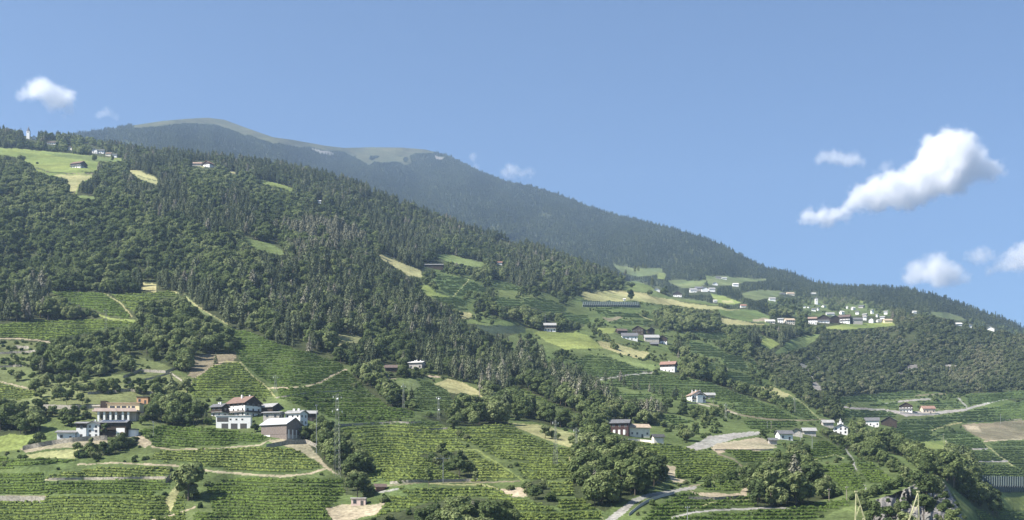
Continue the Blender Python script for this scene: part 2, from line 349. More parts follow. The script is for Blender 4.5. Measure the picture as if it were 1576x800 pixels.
path([(1080,618),(1110,626),(1138,638),(1190,646),(1228,647),(1270,645)], [3,3,3.5,4,3,3], 'bare'); path([(1215,607),(1240,624),(1262,646)], 1.6, 'dry')
area('road', [(1052,690),(1068,683),(1090,672),(1130,666),(1170,664),(1169,669),(1135,674),(1105,683),(1085,690),(1068,693)]); area('soil', [(1092,690),(1100,683),(1135,678),(1172,672),(1196,688),(1165,695),(1120,693),(1105,697)], 4)
area('vine', [(965,680),(1015,682),(1060,690),(1085,695),(1110,702),(1138,714),(1125,727),(1090,735),(1040,737),(1040,718),(1010,700)]); area('vine', [(1112,692),(1150,694),(1200,698),(1228,700),(1190,712),(1145,712)])
path([(1106,698),(1130,707),(1143,718),(1137,732),(1110,742),(1060,748)], 3, 'bare'); area('soil', [(1020,715),(1040,717),(1038,735),(1060,738),(1055,742),(1035,742)], 0)
area('soil', [(1060,754),(1075,758),(1140,760),(1147,742),(1152,745),(1150,764),(1120,769),(1075,768)]); area('vine', [(1073,750),(1108,742),(1142,742),(1141,755),(1100,758)])
area('vine', [(985,800),(1010,778),(1060,756),(1090,768),(1180,766),(1200,775),(1100,784),(1040,792),(1020,810),(980,830)]); area('vine', [(1000,850),(1025,800),(1050,795),(1200,784),(1240,791),(1262,800),(1270,850)])
path([(1035,796),(1070,788),(1110,784),(1200,781),(1215,784)], 3.5, 'road'); path([(1070,782),(1100,772),(1180,768)], 2.5, 'dry')
path([(915,850),(925,815),(942,798),(960,785),(975,771),(1000,762),(1040,755),(1070,750)], [19,15,12,11,9,7,6,5], 'road')
path([(1300,690),(1312,706),(1318,728),(1332,752)], [2.5,3,3,3], 'road')
area('vine', [(1240,712),(1250,682),(1275,680),(1301,698),(1290,703),(1262,708)]); area('vine', [(1255,718),(1312,714),(1325,738),(1332,752),(1300,757),(1285,742)]); area('vine', [(1316,705),(1345,714),(1376,738),(1350,745),(1336,742),(1322,725)])
path([(1230,712),(1262,705),(1285,700),(1300,706)], 2.2, 'dry'); area('lush', [(1358,690),(1385,694),(1405,707),(1422,726),(1408,724),(1385,708)])
area('vine', [(1170,850),(1176,788),(1230,780),(1298,768),(1312,776),(1262,790),(1250,800),(1245,850)]); area('lush', [(1250,850),(1255,800),(1300,780),(1318,776),(1322,850)], 4)
area('rock', [(1325,860),(1335,800),(1350,768),(1390,755),(1430,733),(1455,743),(1470,770),(1490,810),(1490,860)], 4)
area('lush', [(1450,738),(1470,742),(1490,765),(1525,800),(1535,860),(1500,860),(1490,800),(1475,772)])
# valley floor on the right
path([(1285,622),(1330,615),(1430,607),(1500,603),(1576,594)], 3, 'bare')
area('vine2', [(1278,611),(1340,605),(1408,600),(1420,605),(1402,612),(1330,618),(1290,621)]); path([(1297,626),(1340,630),(1372,632),(1392,637),(1440,636),(1486,630),(1535,616),(1590,606)], [3,4,4,8,6,4,3.5,3.5], 'road')
path([(1355,623),(1400,616),(1432,614)], 3, 'road'); area('vine2', [(1295,629),(1370,633),(1381,640),(1340,643),(1300,641)]); area('vine2', [(1335,622),(1365,621),(1382,618),(1380,628),(1350,626)])
area('vine2', [(1412,618),(1470,616),(1484,625),(1422,630)]); area('vine2', [(1482,608),(1540,602),(1600,600),(1600,608),(1520,619),(1492,624)]); path([(1475,612),(1488,627)], 2.5, 'road')
area('vine2', [(1462,638),(1520,628),(1600,610),(1600,645),(1500,650),(1475,651)]); area('vine2', [(1370,657),(1390,645),(1460,640),(1474,648),(1450,655),(1440,662),(1432,670),(1450,676),(1420,680),(1390,673),(1375,665)])
path([(1435,662),(1455,655),(1480,650)], 2.5, 'dry'); area('bare', [(1480,653),(1600,645),(1600,675),(1520,678),(1500,670),(1488,662)]); area('soil', [(1485,654),(1505,656),(1512,665),(1492,664)]); path([(1515,679),(1600,674)], 2.5, 'soil')
area('vine2', [(1440,665),(1480,662),(1500,672),(1515,682),(1520,688),(1490,690),(1460,680)]); area('mead', [(1413,680),(1455,678),(1462,684),(1455,692),(1425,690)]); path([(1455,678),(1463,688)], 2, 'soil')
path([(1490,691),(1520,690)], 3, 'road'); area('vine2', [(1495,693),(1520,692),(1545,705),(1535,710),(1500,712)]); area('vine2', [(1522,682),(1600,677),(1600,735),(1550,710),(1530,695)])
path([(1516,684),(1545,706),(1590,742)], 2, 'dry'); path([(1497,711),(1550,709)], 3, 'road'); area('vine2', [(1495,714),(1545,713),(1600,730),(1600,735),(1520,738),(1495,730)])
area('netg', [(1508,738),(1600,733),(1600,757),(1535,756),(1520,746)]); area('mead', [(1535,758),(1600,757),(1600,790),(1545,782)]); area('vine2', [(1500,786),(1540,783),(1600,792),(1600,850),(1530,850)])
# near slope on the left and centre
area('terrace', [(-20,560),(0,523),(75,528),(50,545),(45,562),(130,580),(200,575),(250,568),(290,582),(310,612),(240,600),(230,640),(60,640),(-20,640)], 4)
area('vine', [(76,447),(150,450),(167,455),(202,485),(198,491),(160,482),(120,470),(95,458)]); area('vine', [(170,453),(215,452),(265,447),(277,455),(250,460),(215,465),(207,482),(192,470)])
path([(160,452),(185,466),(203,487)], 3, 'dry'); area('dry', [(220,434),(240,437),(238,449),(218,445)], 0); area('pasture', [(262,446),(285,453),(310,475),(352,500),(348,503),(311,481),(282,458)], 0)
path([(262,447),(278,452),(308,474),(350,499)], 2, 'dry')
area('vine', [(-20,500),(60,494),(130,492),(212,494),(190,505),(150,509),(120,516),(80,522),(-20,521)]); path([(150,485),(175,491),(212,494)], 3.5, 'mead'); path([(-20,520),(30,521),(60,524),(80,527)], 3, 'soil')
area('vine', [(-20,590),(0,590),(55,603),(50,613),(-20,615)]); path([(-10,586),(20,592),(58,601)], 3.5, 'soil'); area('terrace', [(195,543),(220,545),(262,566),(255,577),(212,578)], 4)
area('bare', [(300,541),(330,538),(366,545),(360,556),(330,562),(300,582),(288,577)], 0); path([(287,602),(296,587),(305,577),(330,562),(345,556)], [4,4,3,3,2], 'soil')
area('vine', [(350,507),(372,508),(420,528),(480,546),(528,559),(526,570),(490,590),(465,592),(425,596),(405,585),(370,556),(363,545),(360,525)]); area('vine', [(350,506),(375,508),(430,530),(528,559),(525,563),(470,553),(410,536),(380,524)], 0)
area('vine', [(298,582),(330,562),(368,558),(410,592),(425,605),(410,612),(395,616),(350,610),(300,614),(288,603)]); path([(345,556),(370,558),(388,578),(412,597),(424,612)], 2.5, 'dry')
path([(412,597),(465,596),(495,588),(510,578),(533,568)], 3, 'soil'); area('vine', [(425,599),(492,593),(530,569),(560,590),(610,600),(628,620),(640,642),(560,650),(520,646),(430,613)])
area('dry', [(517,514),(560,518),(562,528),(545,528),(525,524)], 0); area('dry', [(512,528),(530,528),(528,533),(514,533)], 0); path([(560,535),(585,540),(600,548)],3,'dry')
area('vine2', [(605,588),(640,583),(680,590),(720,605),(750,616),(745,626),(700,640),(650,632),(620,612)]); area('pasture', [(606,588),(622,584),(640,584),(648,594),(636,600),(615,596)],0)
area('dry', [(668,590),(690,582),(715,590),(748,606),(750,611),(715,609),(690,602)], 0); path([(590,583),(620,580),(650,577),(680,580)], 4, 'soil')
area('vine', [(785,587),(800,590),(840,607),(880,625),(915,638),(942,650),(936,655),(870,633),(820,613)]); area('scrub', [(760,620),(850,640),(930,660),(880,665),(800,650)], 7)
area('vine', [(500,655),(530,657),(600,654),(690,655),(700,675),(720,690),(790,730),(800,735),(740,742),(600,742),(560,740),(540,720),(560,690)]); area('vine', [(688,660),(790,650),(800,665),(850,685),(885,690),(888,700),(820,706),(790,700),(740,690),(700,672)])
area('dry', [(782,650),(840,655),(900,671),(907,680),(885,690),(860,683),(820,668)], 0); area('vine', [(740,693),(860,689),(882,700),(855,708),(800,711),(770,706)]); area('vine', [(798,713),(860,706),(876,718),(878,735),(820,740),(802,730)])
area('vine', [(862,700),(882,700),(912,735),(897,742),(880,725)]); area('vine', [(838,743),(880,742),(893,760),(850,767)]); area('vine', [(668,752),(760,746),(782,762),(830,775),(872,790),(875,810),(860,850),(690,850),(672,775)])
area('soil', [(765,752),(820,750),(822,764),(790,765)], 4); path([(540,748),(600,747),(650,742),(760,742),(800,740)], 3, 'bare'); path([(665,690),(735,692),(745,700),(770,715),(805,740)], 2.5, 'mead')
path([(660,744),(700,746),(740,745),(765,752)], 3.5, 'dry'); path([(875,700),(880,725),(883,740),(900,775),(930,800)], 2.5, 'dry'); area('vine', [(850,770),(895,765),(925,790),(930,850),(870,850),(875,800)])
area('vine', [(318,750),(335,740),(380,735),(520,735),(545,745),(505,780),(440,792),(400,802),(300,812),(300,850),(560,850),(545,800),(510,782),(470,790),(330,800)])
area('vine', [(300,790),(420,780),(520,775),(530,850),(290,850)])
area('vine', [(230,680),(240,665),(300,657),(400,668),(412,673),(400,681),(240,690)]); path([(215,672),(235,688),(262,692),(330,690),(400,685),(416,676)], 3, 'soil')
area('vine', [(238,695),(400,688),(450,690),(492,715),(490,722),(430,728),(340,722),(300,714),(230,708)]); path([(120,715),(180,712),(262,716),(330,726),(430,733),(480,728),(505,720)], [3,3,4,5,5,4,3], 'soil')
area('vine', [(75,732),(150,720),(258,719),(265,731),(240,735),(70,737)]); area('vine', [(-20,728),(66,728),(70,758),(-20,760)]); area('vine', [(70,741),(255,740),(262,750),(235,762),(70,760)])
path([(70,738),(150,737),(258,735)], 3.5, 'soil'); path([(-20,765),(70,764)], [7,7], 'bare'); area('vine', [(-20,772),(70,772),(72,850),(-20,850)]); area('vine', [(70,764),(235,764),(285,763),(285,850),(70,850)])
area('dry', [(255,770),(270,745),(282,740),(270,770),(262,790)], 0); path([(185,812),(250,797),(290,785),(300,780)], 3, 'soil')
area('mead', [(-20,668),(60,667),(58,684),(30,692),(-20,697)], 4); area('soil', [(30,690),(90,680),(165,676),(166,682),(90,690),(40,696)], 0); area('dry', [(38,700),(120,690),(130,703),(60,712)], 4)
area('vine', [(-20,703),(60,706),(130,706),(65,716),(-20,724)]); area('vine', [(218,675),(215,662),(245,657),(282,655),(282,661),(232,668)]); area('soil', [(190,672),(215,668),(235,682),(222,690),(200,680)], 0)
area('soil', [(500,783),(530,775),(560,777),(600,772),(590,790),(540,800),(520,815)], 4); path([(575,757),(600,755),(612,752)], 4, 'road'); area('lush', [(600,756),(615,752),(628,762),(600,766)], 0)
area('soil', [(410,678),(470,672),(490,690),(500,712),(520,730),(505,722),(480,705),(450,690)], 4)
area('vine', [(600,765),(640,762),(680,770),(700,850),(560,850),(575,800)]); area('vine',[(612,752),(668,752),(675,765),(630,765)])
# woods and clumps on the lower slope
CL = {'b': [[(690,603),(760,614),(800,622),(860,645),(930,658),(925,668),(850,655),(780,640),(700,626)], [(750,600),(790,592),(860,625),(935,655),(990,655),(880,618),(800,592)], [(0,655),(25,650),(35,662),(0,672)],[(50,562),(60,532),(130,516),(160,508),(210,500),(206,483),(280,457),(320,490),(352,508),(362,545),(300,545),(290,577),(255,562),(200,545),(196,572),(140,582),(60,577)],
      [(888,692),(930,668),(990,692),(1032,738),(1000,752),(960,772),(930,788),(885,765),(880,735)], [(1148,745),(1160,715),(1215,708),(1260,722),(1292,762),(1250,775),(1190,782),(1158,775)],
      [(1262,668),(1300,662),(1370,676),(1400,700),(1440,705),(1470,690),(1497,695),(1503,725),(1535,765),(1538,800),(1500,780),(1450,735),(1420,728),(1400,708),(1360,692),(1350,712),(1300,690)],
      [(462,672),(490,655),(525,660),(560,690),(580,722),(548,745),(525,732),(500,712)], [(528,737),(572,737),(574,765),(530,762)], [(-20,618),(60,640),(62,668),(-20,668)], [(112,694),(205,672),(213,682),(170,702),(120,704)],
      [(222,600),(300,618),(325,640),(322,655),(270,657),(215,645)], [(540,575),(580,577),(620,602),(640,632),(600,628),(560,595)], [(650,642),(700,625),(780,638),(782,652),(690,656)],
      [(590,560),(655,565),(660,580),(600,582)], [(565,500),(620,515),(640,560),(600,565),(560,545)], [(1040,482),(1100,494),(1110,512),(1050,512),(990,502)],
      [(730,475),(810,470),(870,490),(900,500),(880,512),(830,510),(812,498),(760,490)], [(700,765),(780,770),(800,790),(780,850),(690,850),(600,810),(560,800)], [(1030,575),(1060,560),(1105,575),(1180,600),(1200,625),(1150,610),(1100,592)],
      [(880,680),(900,672),(925,690),(900,700)], [(805,745),(838,735),(860,775),(840,780),(812,765)], [(645,700),(672,695),(730,735),(720,742)],
      [(690,700),(712,690),(735,730),(715,735)]],
      'k': [[(1150,530),(1190,545),(1240,535),(1268,512),(1380,500),(1398,488),(1450,488),(1600,515),(1600,600),(1480,606),(1400,600),(1290,612),(1292,655),(1220,605),(1170,570)]]}
for p in CL['b']: m = mask(p); TZ[m] = 1; CM[m] = CLS['forest']
for p in CL['k']: m = mask(p); TZ[m] = 6; CM[m] = CLS['forest']
for p in [[(1225,556),(1240,560),(1265,600),(1255,600)], [(1395,562),(1412,560),(1415,572),(1396,575)], [(1455,560),(1475,562),(1472,570),(1455,568)], [(1380,575),(1390,572),(1392,580),(1380,582)],[(1250,545),(1262,553),(1280,570),(1275,572)]]: area('rock', p, 4)
# the steep crest left of the cliff keeps its oak scrub
def look(A, px, py):
    i = np.clip(np.floor(np.asarray(py)-Y0).astype(int), 0, H_-1); j = np.clip(np.floor(np.asarray(px)-X0).astype(int), 0, W_-1); return A[i, j]

# ------------------------------------------------------------------ terrain meshes
xs = np.concatenate([np.arange(-350, -10, 10), np.arange(-10, 1588, 1.6), np.arange(1590, 1931, 10)])
NT = 500
crag = make_noise(31, 26, 4, 0.6); crag2 = make_noise(32, 7, 3, 0.6)
def terr(T, top, bot, n, front, back):
    t = np.linspace(0, 1, n)[:, None]; PY = bot[None]*(1-t)+top[None]*t; PX = np.broadcast_to(xs, PY.shape)
    D = lut(T, PX, PY); c = look(CM, PX, PY)
    rk = (c == 8) & (PY > 700); D = D*(1+np.where(rk, 0.045*crag(PX*1.5, PY*.7)+0.012*crag2(PX*1.3, PY*.8), 0))   # the cliff's own ledges
    V = P3(PX, PY, D)
    return V, c, front, back
bot = np.full(xs.shape, 850.0); top = RIDGE(xs)
V, c, _, _ = terr(TF, top, bot, NT, None, None)
d0 = V[0, :, 1]
rows = []; rc = []
for fr, z in ((-1.6, -60), (0.0, -60), (0.45, -55), (0.62, -38), (0.8, -22), (0.92, -13.5)):
    q = V[0].copy(); q[:, 0] = V[0, :, 0]*max(0.9, abs(fr)); q[:, 1] = d0*fr; q[:, 2] = z+(V[0,:,2]+13)*max(0, fr); rows.append(q); rc.append(np.zeros(len(xs), int))
back = []
for k, (a, dz) in enumerate(((25, -6), (120, -60), (500, -260))):
    q = V[-1].copy(); s = (q[:, 1]+a)/q[:, 1]; q[:, 0] *= s; q[:, 1] += a; q[:, 2] += dz; back.append(q)
VV = np.concatenate([np.array(rows), V, np.array(back)]); CC = np.concatenate([np.array(rc), c, np.repeat(c[-1:], 3, 0)])
VM, cm, _, _ = terr(TM, SKYL(xs), RIDGE(xs)+14, 240, None, None)
VM[0, :, 2] -= 300                                    # foot of the far slope runs down behind the near one
keep = np.maximum(SKYL(xs), 0) < RIDGE(xs)+6
bk = VM[-1].copy(); s = 1.06; bk[:, 0] *= s; bk[:, 1] *= s; bk[:, 2] -= 500
bk2 = VM[-1].copy(); bk2[:, 0] *= 1.02; bk2[:, 1] *= 1.02; bk2[:, 2] -= 4
VM = np.concatenate([VM, bk2[None], bk[None]]); cm = np.concatenate([cm, cm[-1:], cm[-1:]])
tm = bpy.data.materials.new('terrain'); tm.use_nodes = True
n = tm.node_tree.nodes; l = tm.node_tree.links; b = n['Principled BSDF']; b.inputs['Roughness'].default_value = 0.95; b.inputs['Specular IOR Level'].default_value = 0.05
va = n.new('ShaderNodeVertexColor'); va.layer_name = 'cover'
geo = n.new('ShaderNodeNewGeometry')
hs = n.new('ShaderNodeHueSaturation'); prev = va.outputs[0]
prod = None
for sc_, lo, hi in ((0.012, 0.75, 1.25), (0.09, 0.78, 1.22), (0.5, 0.7, 1.3)):
    no = n.new('ShaderNodeTexNoise'); no.inputs['Scale'].default_value = sc_; no.inputs['Detail'].default_value = 3.0; l.new(geo.outputs['Position'], no.inputs['Vector'])
    mr = n.new('ShaderNodeMapRange'); mr.inputs[1].default_value = 0.3; mr.inputs[2].default_value = 0.7; mr.inputs[3].default_value = lo; mr.inputs[4].default_value = hi; l.new(no.outputs[0], mr.inputs[0])
    if prod is None: prod = mr.outputs[0]
    else:
        mu = n.new('ShaderNodeMath'); mu.operation = 'MULTIPLY'; l.new(prod, mu.inputs[0]); l.new(mr.outputs[0], mu.inputs[1]); prod = mu.outputs[0]
l.new(prod, hs.inputs['Value']); l.new(prev, hs.inputs['Color']); l.new(hs.outputs[0], b.inputs['Base Color'])
bp = n.new('ShaderNodeBump'); bp.inputs['Strength'].default_value = 0.7; bp.inputs['Distance'].default_value = 0.9; l.new(no.outputs[0], bp.inputs['Height']); l.new(bp.outputs[0], b.inputs['Normal'])
albt = np.array([ALB[i] for i in range(15)])*.86
def terrain(name, V, c, seed):
    r, k = V.shape[:2]; idx = np.arange(r*k).reshape(r, k)
    q = np.stack([idx[:-1,:-1], idx[:-1,1:], idx[1:,1:], idx[1:,:-1]], -1).reshape(-1, 4)
    me = np_mesh(name, V.reshape(-1, 3), q, [tm], smooth=True)
    col = albt[c.ravel()]; g = np.random.default_rng(seed); X = V.reshape(-1, 3)
    nz = make_noise(seed, 60, 3)(X[:,0], X[:,1])
    col = col*(1+0.18*nz[:, None]*np.array([1.0, 0.6, 0.8]))*(1+g.uniform(-.06, .06, (len(col), 1)))
    ca = me.color_attributes.new('cover', 'FLOAT_COLOR', 'POINT'); ca.data.foreach_set('color', np.concatenate([col, np.ones((len(col), 1))], 1).astype(np.float32).ravel())
    o = bpy.data.objects.new(name, me); COL.objects.link(o); o['kind'] = 'structure'; return o
terrain('hillside', VV, CC, 41); terrain('mountain', VM, cm, 42)
# ------------------------------------------------------------------ buildings: where they stand in the place and what they look like
# x0,x1: extent  y0,y1: ridge and foot  rot: turn  lw: depth/width  st: gf gable to the viewer, gs eaves to the viewer, fl flat, sh lean-to
HOUSES = []
def H(x0, x1, y0, y1, rot, lw, st, roof, wall, label, name='house', cat='house', fl=2, wood=0, balc=0, chim=0, win=1, det=1, cl=1.0, pitch=29, group=None, door=1, solar=0, off=0.0, pale=None):
    HOUSES.append(dict(x0=x0, x1=x1, y0=y0, y1=y1, rot=rot, lw=lw, st=st, roof=roof, wall=wall, label=label, name=name, cat=cat, fl=fl, wood=wood, balc=balc, chim=chim, win=win, det=det, cl=cl, pitch=pitch, group=group, door=door, solar=solar, off=off))
# farm with the white house, lower left
H(132,154,648,674,0,1.0,'gf','grey','white','white three-storey gabled house with small square windows above the stone bank',fl=3,det=2,chim=1,cl=.3)
H(116,134,649,674,0,1.2,'gs','grey','white','white house wing with recessed dark top floor joined left of the white gable','house_wing','house',fl=2,det=2,wood=.3,pitch=14,cl=.4)
H(152,197,646,673,-4,.5,'gs','solar','timber','dark timber farm wing with solar roof and red arched gate beside the white gable','farm_wing','barn',fl=2,det=2,pitch=20,solar=1,win=0,cl=.3)
H(84,116,662,677,6,.5,'gs','grey','white','low white outbuilding with grey lean-to roof left of the white farmhouse','outbuilding','shed',fl=1,det=1,pitch=16,cl=.5)
H(194,211,661,672,0,1.0,'fl','dark','white','round low white store at the right end of the dark timber wing','round_store','store',fl=1,win=0,cl=.5)
H(210,228,611,621,0,.8,'fl','dark','orange','small orange flat-roofed house right of the yellow terraced villa','small_house','house',fl=1,cl=.7,win=2)
# chalet farm
H(343,399,609,641,-36,.8,'gs','brown','white','big brown-roofed chalet with dark timber gable in the middle of the hill farm','chalet','chalet',fl=3,det=2,wood=.22,balc=1,chim=3,cl=.8,pitch=31)
H(322,350,621,642,-25,.8,'gs','greyd','white','small chalet with dark timber upper floor left of the big brown-roofed chalet','small_chalet','chalet',fl=2,det=2,wood=.45,balc=1,chim=2,cl=.8,pitch=28)
H(332,386,640,660,0,.22,'fl','lightgrey','white','long low white garage building with three dark gates below the big chalet','garage_building','garage',fl=1,det=2,win=0,cl=1.2)
H(395,432,620,637,-28,.8,'gs','greyl','timber','barn with dark timber gable right of the big chalet','timber_barn','barn',fl=1,det=1,wood=1,win=0,cl=.6,pitch=26)
H(403,435,633,655,-10,.6,'gs','greyl','stone','grey rendered farm building between the timber-gabled barns','farm_building','farm building',fl=2,det=1,cl=.4,pitch=10)
H(397,462,642,675,-30,.75,'gs','metal','woodgrey','large barn with pale metal roof and grey plank gable in front of the chalet farm','big_barn','barn',fl=1,det=2,wood=1,win=0,cl=1.6,pitch=28)
H(436,472,631,654,-24,.75,'gs','greyl','white','white farmhouse with grey roof and four chimneys at the right end of the chalet farm','farmhouse','house',fl=2,det=2,chim=4,cl=.9,pitch=22)
H(470,487,632,648,0,.9,'gs','greyl','timber','little timber annex right of the white farmhouse with four chimneys','annex','annex',fl=1,wood=.6,cl=.6)
# small ones on the near slope
H(592,612,561,572,0,.8,'gs','brownd','timber','low brown hut in the trees left of the pale-roofed house','hut','hut',fl=1,win=0,cl=.6)
H(628,655,555,569,-15,.6,'gs','pale','stone','pale-roofed house with white chimneys half hidden by trees below the pine wood','house','house',fl=1,chim=3,cl=.35,pitch=16)
H(540,563,767,778,0,.8,'fl','pale','pink','little flat-roofed pinkish building in the field at the bottom','field_house','small house',fl=1,cl=1.5,win=2)
H(575,594,745,756,10,.6,'gs','brownd','brick','low reddish brown shed under the road by the dark tree at the bottom','field_shed','shed',fl=1,win=0,cl=1)
# maroon barn group
H(939,973,645,669,-14,.7,'gs','greyd','maroon','dark maroon barn with grey roof and white window openings beside the beige-roofed house','maroon_barn','barn',fl=2,det=2,cl=1.6,pitch=28)
H(963,1002,652,673,14,.6,'gs','beige','cream','cream house with beige roof joined to the maroon barn','cream_house','house',fl=1,det=2,cl=1.6,pitch=28)
H(1003,1023,668,684,10,.5,'gs','dark','cream','small dark-roofed lean-to stepping down right of the beige-roofed house','lean_to','lean-to',fl=1,win=0,cl=1.2)
# hillside houses
H(1058,1088,601,619,20,.7,'gf','brownl','white','white hillside house with two gables and white chimneys amid the vineyards','hillside_house','house',fl=2,det=2,chim=4,balc=1,cl=1.2)
H(1084,1101,604,614,0,.8,'gs','greyl','brickw','low grey-roofed annex right of the white hillside house','annex','annex',fl=1,cl=1)
H(1016,1045,555,572,-20,.8,'gs','redd','white','white house with faded red roof and dark upper floor above the dark green vine slope','farmhouse','house',fl=2,det=2,wood=.35,cl=1.2,chim=1)
H(948,968,549,573,0,.8,'gs','greyd','timber','small grey-roofed timber hut low at the left of the brown hamlet','hut','hut',fl=1,win=0,cl=1) if False else None
H(948,966,505,515,10,.7,'gs','brownd','timber','brown timber barn at the left end of the hamlet below the meadows','timber_barn','barn',fl=1,win=0,cl=.9)
H(973,996,501,515,-20,.9,'gf','brownd','timber','tall chalet with dark brown gable in the middle of the hamlet below the meadows','chalet','chalet',fl=2,wood=.6,cl=.8,det=1)
H(995,1008,504,515,10,.9,'gf','brownd','timber','small dark chalet at the back right of the hamlet below the meadows','small_chalet','chalet',fl=1,wood=.6,cl=.7)
H(957,982,511,523,0,.6,'gs','greyd','white','long grey-roofed farmhouse at the front left of the hamlet below the meadows','farmhouse','house',fl=1,cl=1.2)
H(992,1015,514,527,0,.5,'gs','greyl','stone','long pale grey-roofed byre at the front of the hamlet below the meadows','byre','byre',fl=1,win=0,cl=1)
H(1012,1029,516,529,-10,.9,'gf','brownd','white','chalet with black timber gable on a white base at the right end of the hamlet','gable_chalet','chalet',fl=1,wood=.55,cl=1.2,det=1)
H(1001,1014,527,532,0,.6,'gs','greyd','timber','tiny grey shed below the hamlet byre','shed','shed',fl=1,win=0,cl=1)
H(837,856,496,510,0,.8,'gs','greyl','white','small white farmhouse with grey roof on the round green mound','small_farmhouse','house',fl=2,wood=.4,balc=1,cl=1.2,det=1)
H(1036,1051,448,457,-10,.8,'gf','brownd','white','brown-roofed house on the rim of the yellow meadow','meadow_house','house',fl=1,wood=.4,cl=1)
H(1006,1016,443,448,0,.9,'gf','pale','white','tiny pale hut on the skyline of the yellow meadow','hut','hut',fl=1,win=0,cl=1)
H(959,963,459,463,0,.9,'gs','pale','white','tiny white hut beside the lone round meadow tree','hut','hut',fl=1,win=0,cl=1)
H(652,682,404,413,0,.3,'gs','greyl','timber','long grey-roofed barn half hidden above the vine terraces','long_barn','barn',fl=1,win=0,cl=.9,pitch=14)
H(765,773,402,407,0,.8,'gs','red','white','tiny red-roofed house at the edge of the wood above the terraces','little_house','house',fl=1,win=0,cl=1)
H(489,494,308,313,0,.8,'gs','pale','white','tiny white house deep in the near wood','little_house','house',fl=1,win=0,cl=1)
# upper left
H(106,130,246,258,-20,.8,'gs','brown','white','white farmhouse with brown roof in the middle of the upper left meadow','upper_farmhouse','house',fl=2,wood=.3,balc=1,cl=1.2,det=1)
H(72,86,216,222,0,.7,'gs','brownd','white','dark-roofed house right of the church on the left skyline','house','house',fl=1,cl=1)
H(105,111,225,231,0,.9,'gf','red','cream','small cream house behind the upper left meadow','little_house','house',fl=1,win=0,cl=1)
H(141,150,228,236,0,.9,'gf','greyl','white','white gabled house in the upper left hamlet','house','house',fl=1,cl=1)
H(149,160,229,236,0,.6,'gs','greyd','white','long grey-roofed house right of the white gable in the upper left hamlet','house','house',fl=1,cl=1)
H(162,171,234,240,0,.7,'gs','brownl','cream','brown-roofed cottage at the right end of the upper left hamlet','cottage','house',fl=1,win=0,cl=1)
H(172,180,236,242,0,.7,'gs','greyd','white','last small cottage right of the upper left hamlet','cottage','house',fl=1,win=0,cl=1)
H(295,310,248,255,0,.6,'gs','brownl','stone','long barn left of the red-roofed house on the wooded ridge','ridge_barn','barn',fl=1,win=0,cl=1.2)
H(311,328,247,257,-25,.9,'gf','red','white','red-roofed white house on the wooded ridge','ridge_house','house',fl=2,cl=1.2,wood=.3)
# far hamlets below the mountain
H(1062,1073,443,450,0,.7,'gs','greyl','white','leftmost grey-roofed house of the far hamlet below the mountain','house','house',fl=1,cl=1)
H(1070,1083,440,448,0,.7,'gs','greyd','stone','large grey-roofed farm in the middle of the far hamlet below the mountain','farm','house',fl=1,cl=1)
H(1080,1090,441,449,0,.9,'gf','brownl','white','white gabled house right of the large farm in the far hamlet','house','house',fl=1,win=0,cl=1)
H(1091,1101,442,449,0,.7,'gs','greyl','white','rightmost white house of the far hamlet below the mountain','house','house',fl=1,win=0,cl=1)
H(1097,1105,434,439,0,.8,'gf','pale','white','white cottage higher up between the far hamlet and the upper meadow','cottage','house',fl=1,win=0,cl=1)
H(1128,1137,435,441,0,.7,'gs','pale','white','bright white house alone at the edge of the far meadow','house','house',fl=1,win=0,cl=1)
H(1102,1110,425,429,0,.7,'gs','greyd','stone','small grey barn at the top of the far green meadow','barn','barn',fl=1,win=0,cl=1)
H(1111,1119,426,430,0,.7,'gs','greyl','white','small white house at the top of the far green meadow','house','house',fl=1,win=0,cl=1)
H(1098,1104,461,465,0,.8,'gs','pale','white','tiny white hut behind the rim of the near green meadow','hut','hut',fl=1,win=0,cl=1)
H(1140,1149,468,473,0,.7,'gs','red','white','small red-roofed white house by the far meadow edge','house','house',fl=1,win=0,cl=1)
H(1184,1194,457,463,0,.7,'gs','greyl','white','white house alone at the foot of the round far meadow','house','house',fl=1,win=0,cl=1)
H(1211,1223,449,454,0,.7,'gs','beige','cream','cream house on the wooded slope above the church','house','house',fl=1,win=0,cl=1)
H(1200,1208,450,453,0,.7,'gs','greyd','stone','grey shed left of the cream house above the church','shed','shed',fl=1,win=0,cl=1)
H(1249,1256,450,453,0,.7,'gs','pale','white','tiny white house in the wood straight above the church tower','little_house','house',fl=1,win=0,cl=1)
# village on the terrace
H(1178,1193,491,497,0,.5,'gs','pale','cream','long cream house at the left end of the village terrace','house','house',fl=1,win=2,cl=1.2)
H(1197,1207,489,497,-10,.8,'gs','greyl','white','white house between the two long houses left of the village','house','house',fl=2,cl=1.1)
H(1208,1224,489,499,6,.6,'gs','beige','cream','cream house with a row of tall windows left of the village','house','house',fl=2,cl=1.2)
H(1244,1259,487,499,-10,.8,'gs','brownl','white','brown-roofed house at the left end of the big village farms','village_house','house',fl=2,wood=.3,cl=1)
H(1258,1279,484,497,-8,.8,'gf','brownd','white','wide white chalet with dark gable and balconies at the front of the village','village_chalet','chalet',fl=2,wood=.35,balc=1,cl=1.4)
H(1278,1292,485,497,0,.8,'gf','greyd','timber','black timber barn between the two big village chalets','village_barn','barn',fl=1,wood=1,win=0,cl=1.2)
H(1291,1314,483,498,-24,.9,'gs','brownd','white','big white chalet with dark brown roof right of the black village barn','village_chalet','chalet',fl=2,wood=.3,balc=1,cl=1.4)
H(1313,1328,488,499,0,.7,'gs','greyd','stone','dark grey-roofed barn right of the two big village chalets','village_barn','barn',fl=1,win=0,cl=1.2)
H(1272,1285,480,485,0,.7,'gs','greyl','white','grey-roofed house behind the two big village chalets','village_house','house',fl=1,win=0,cl=.9)
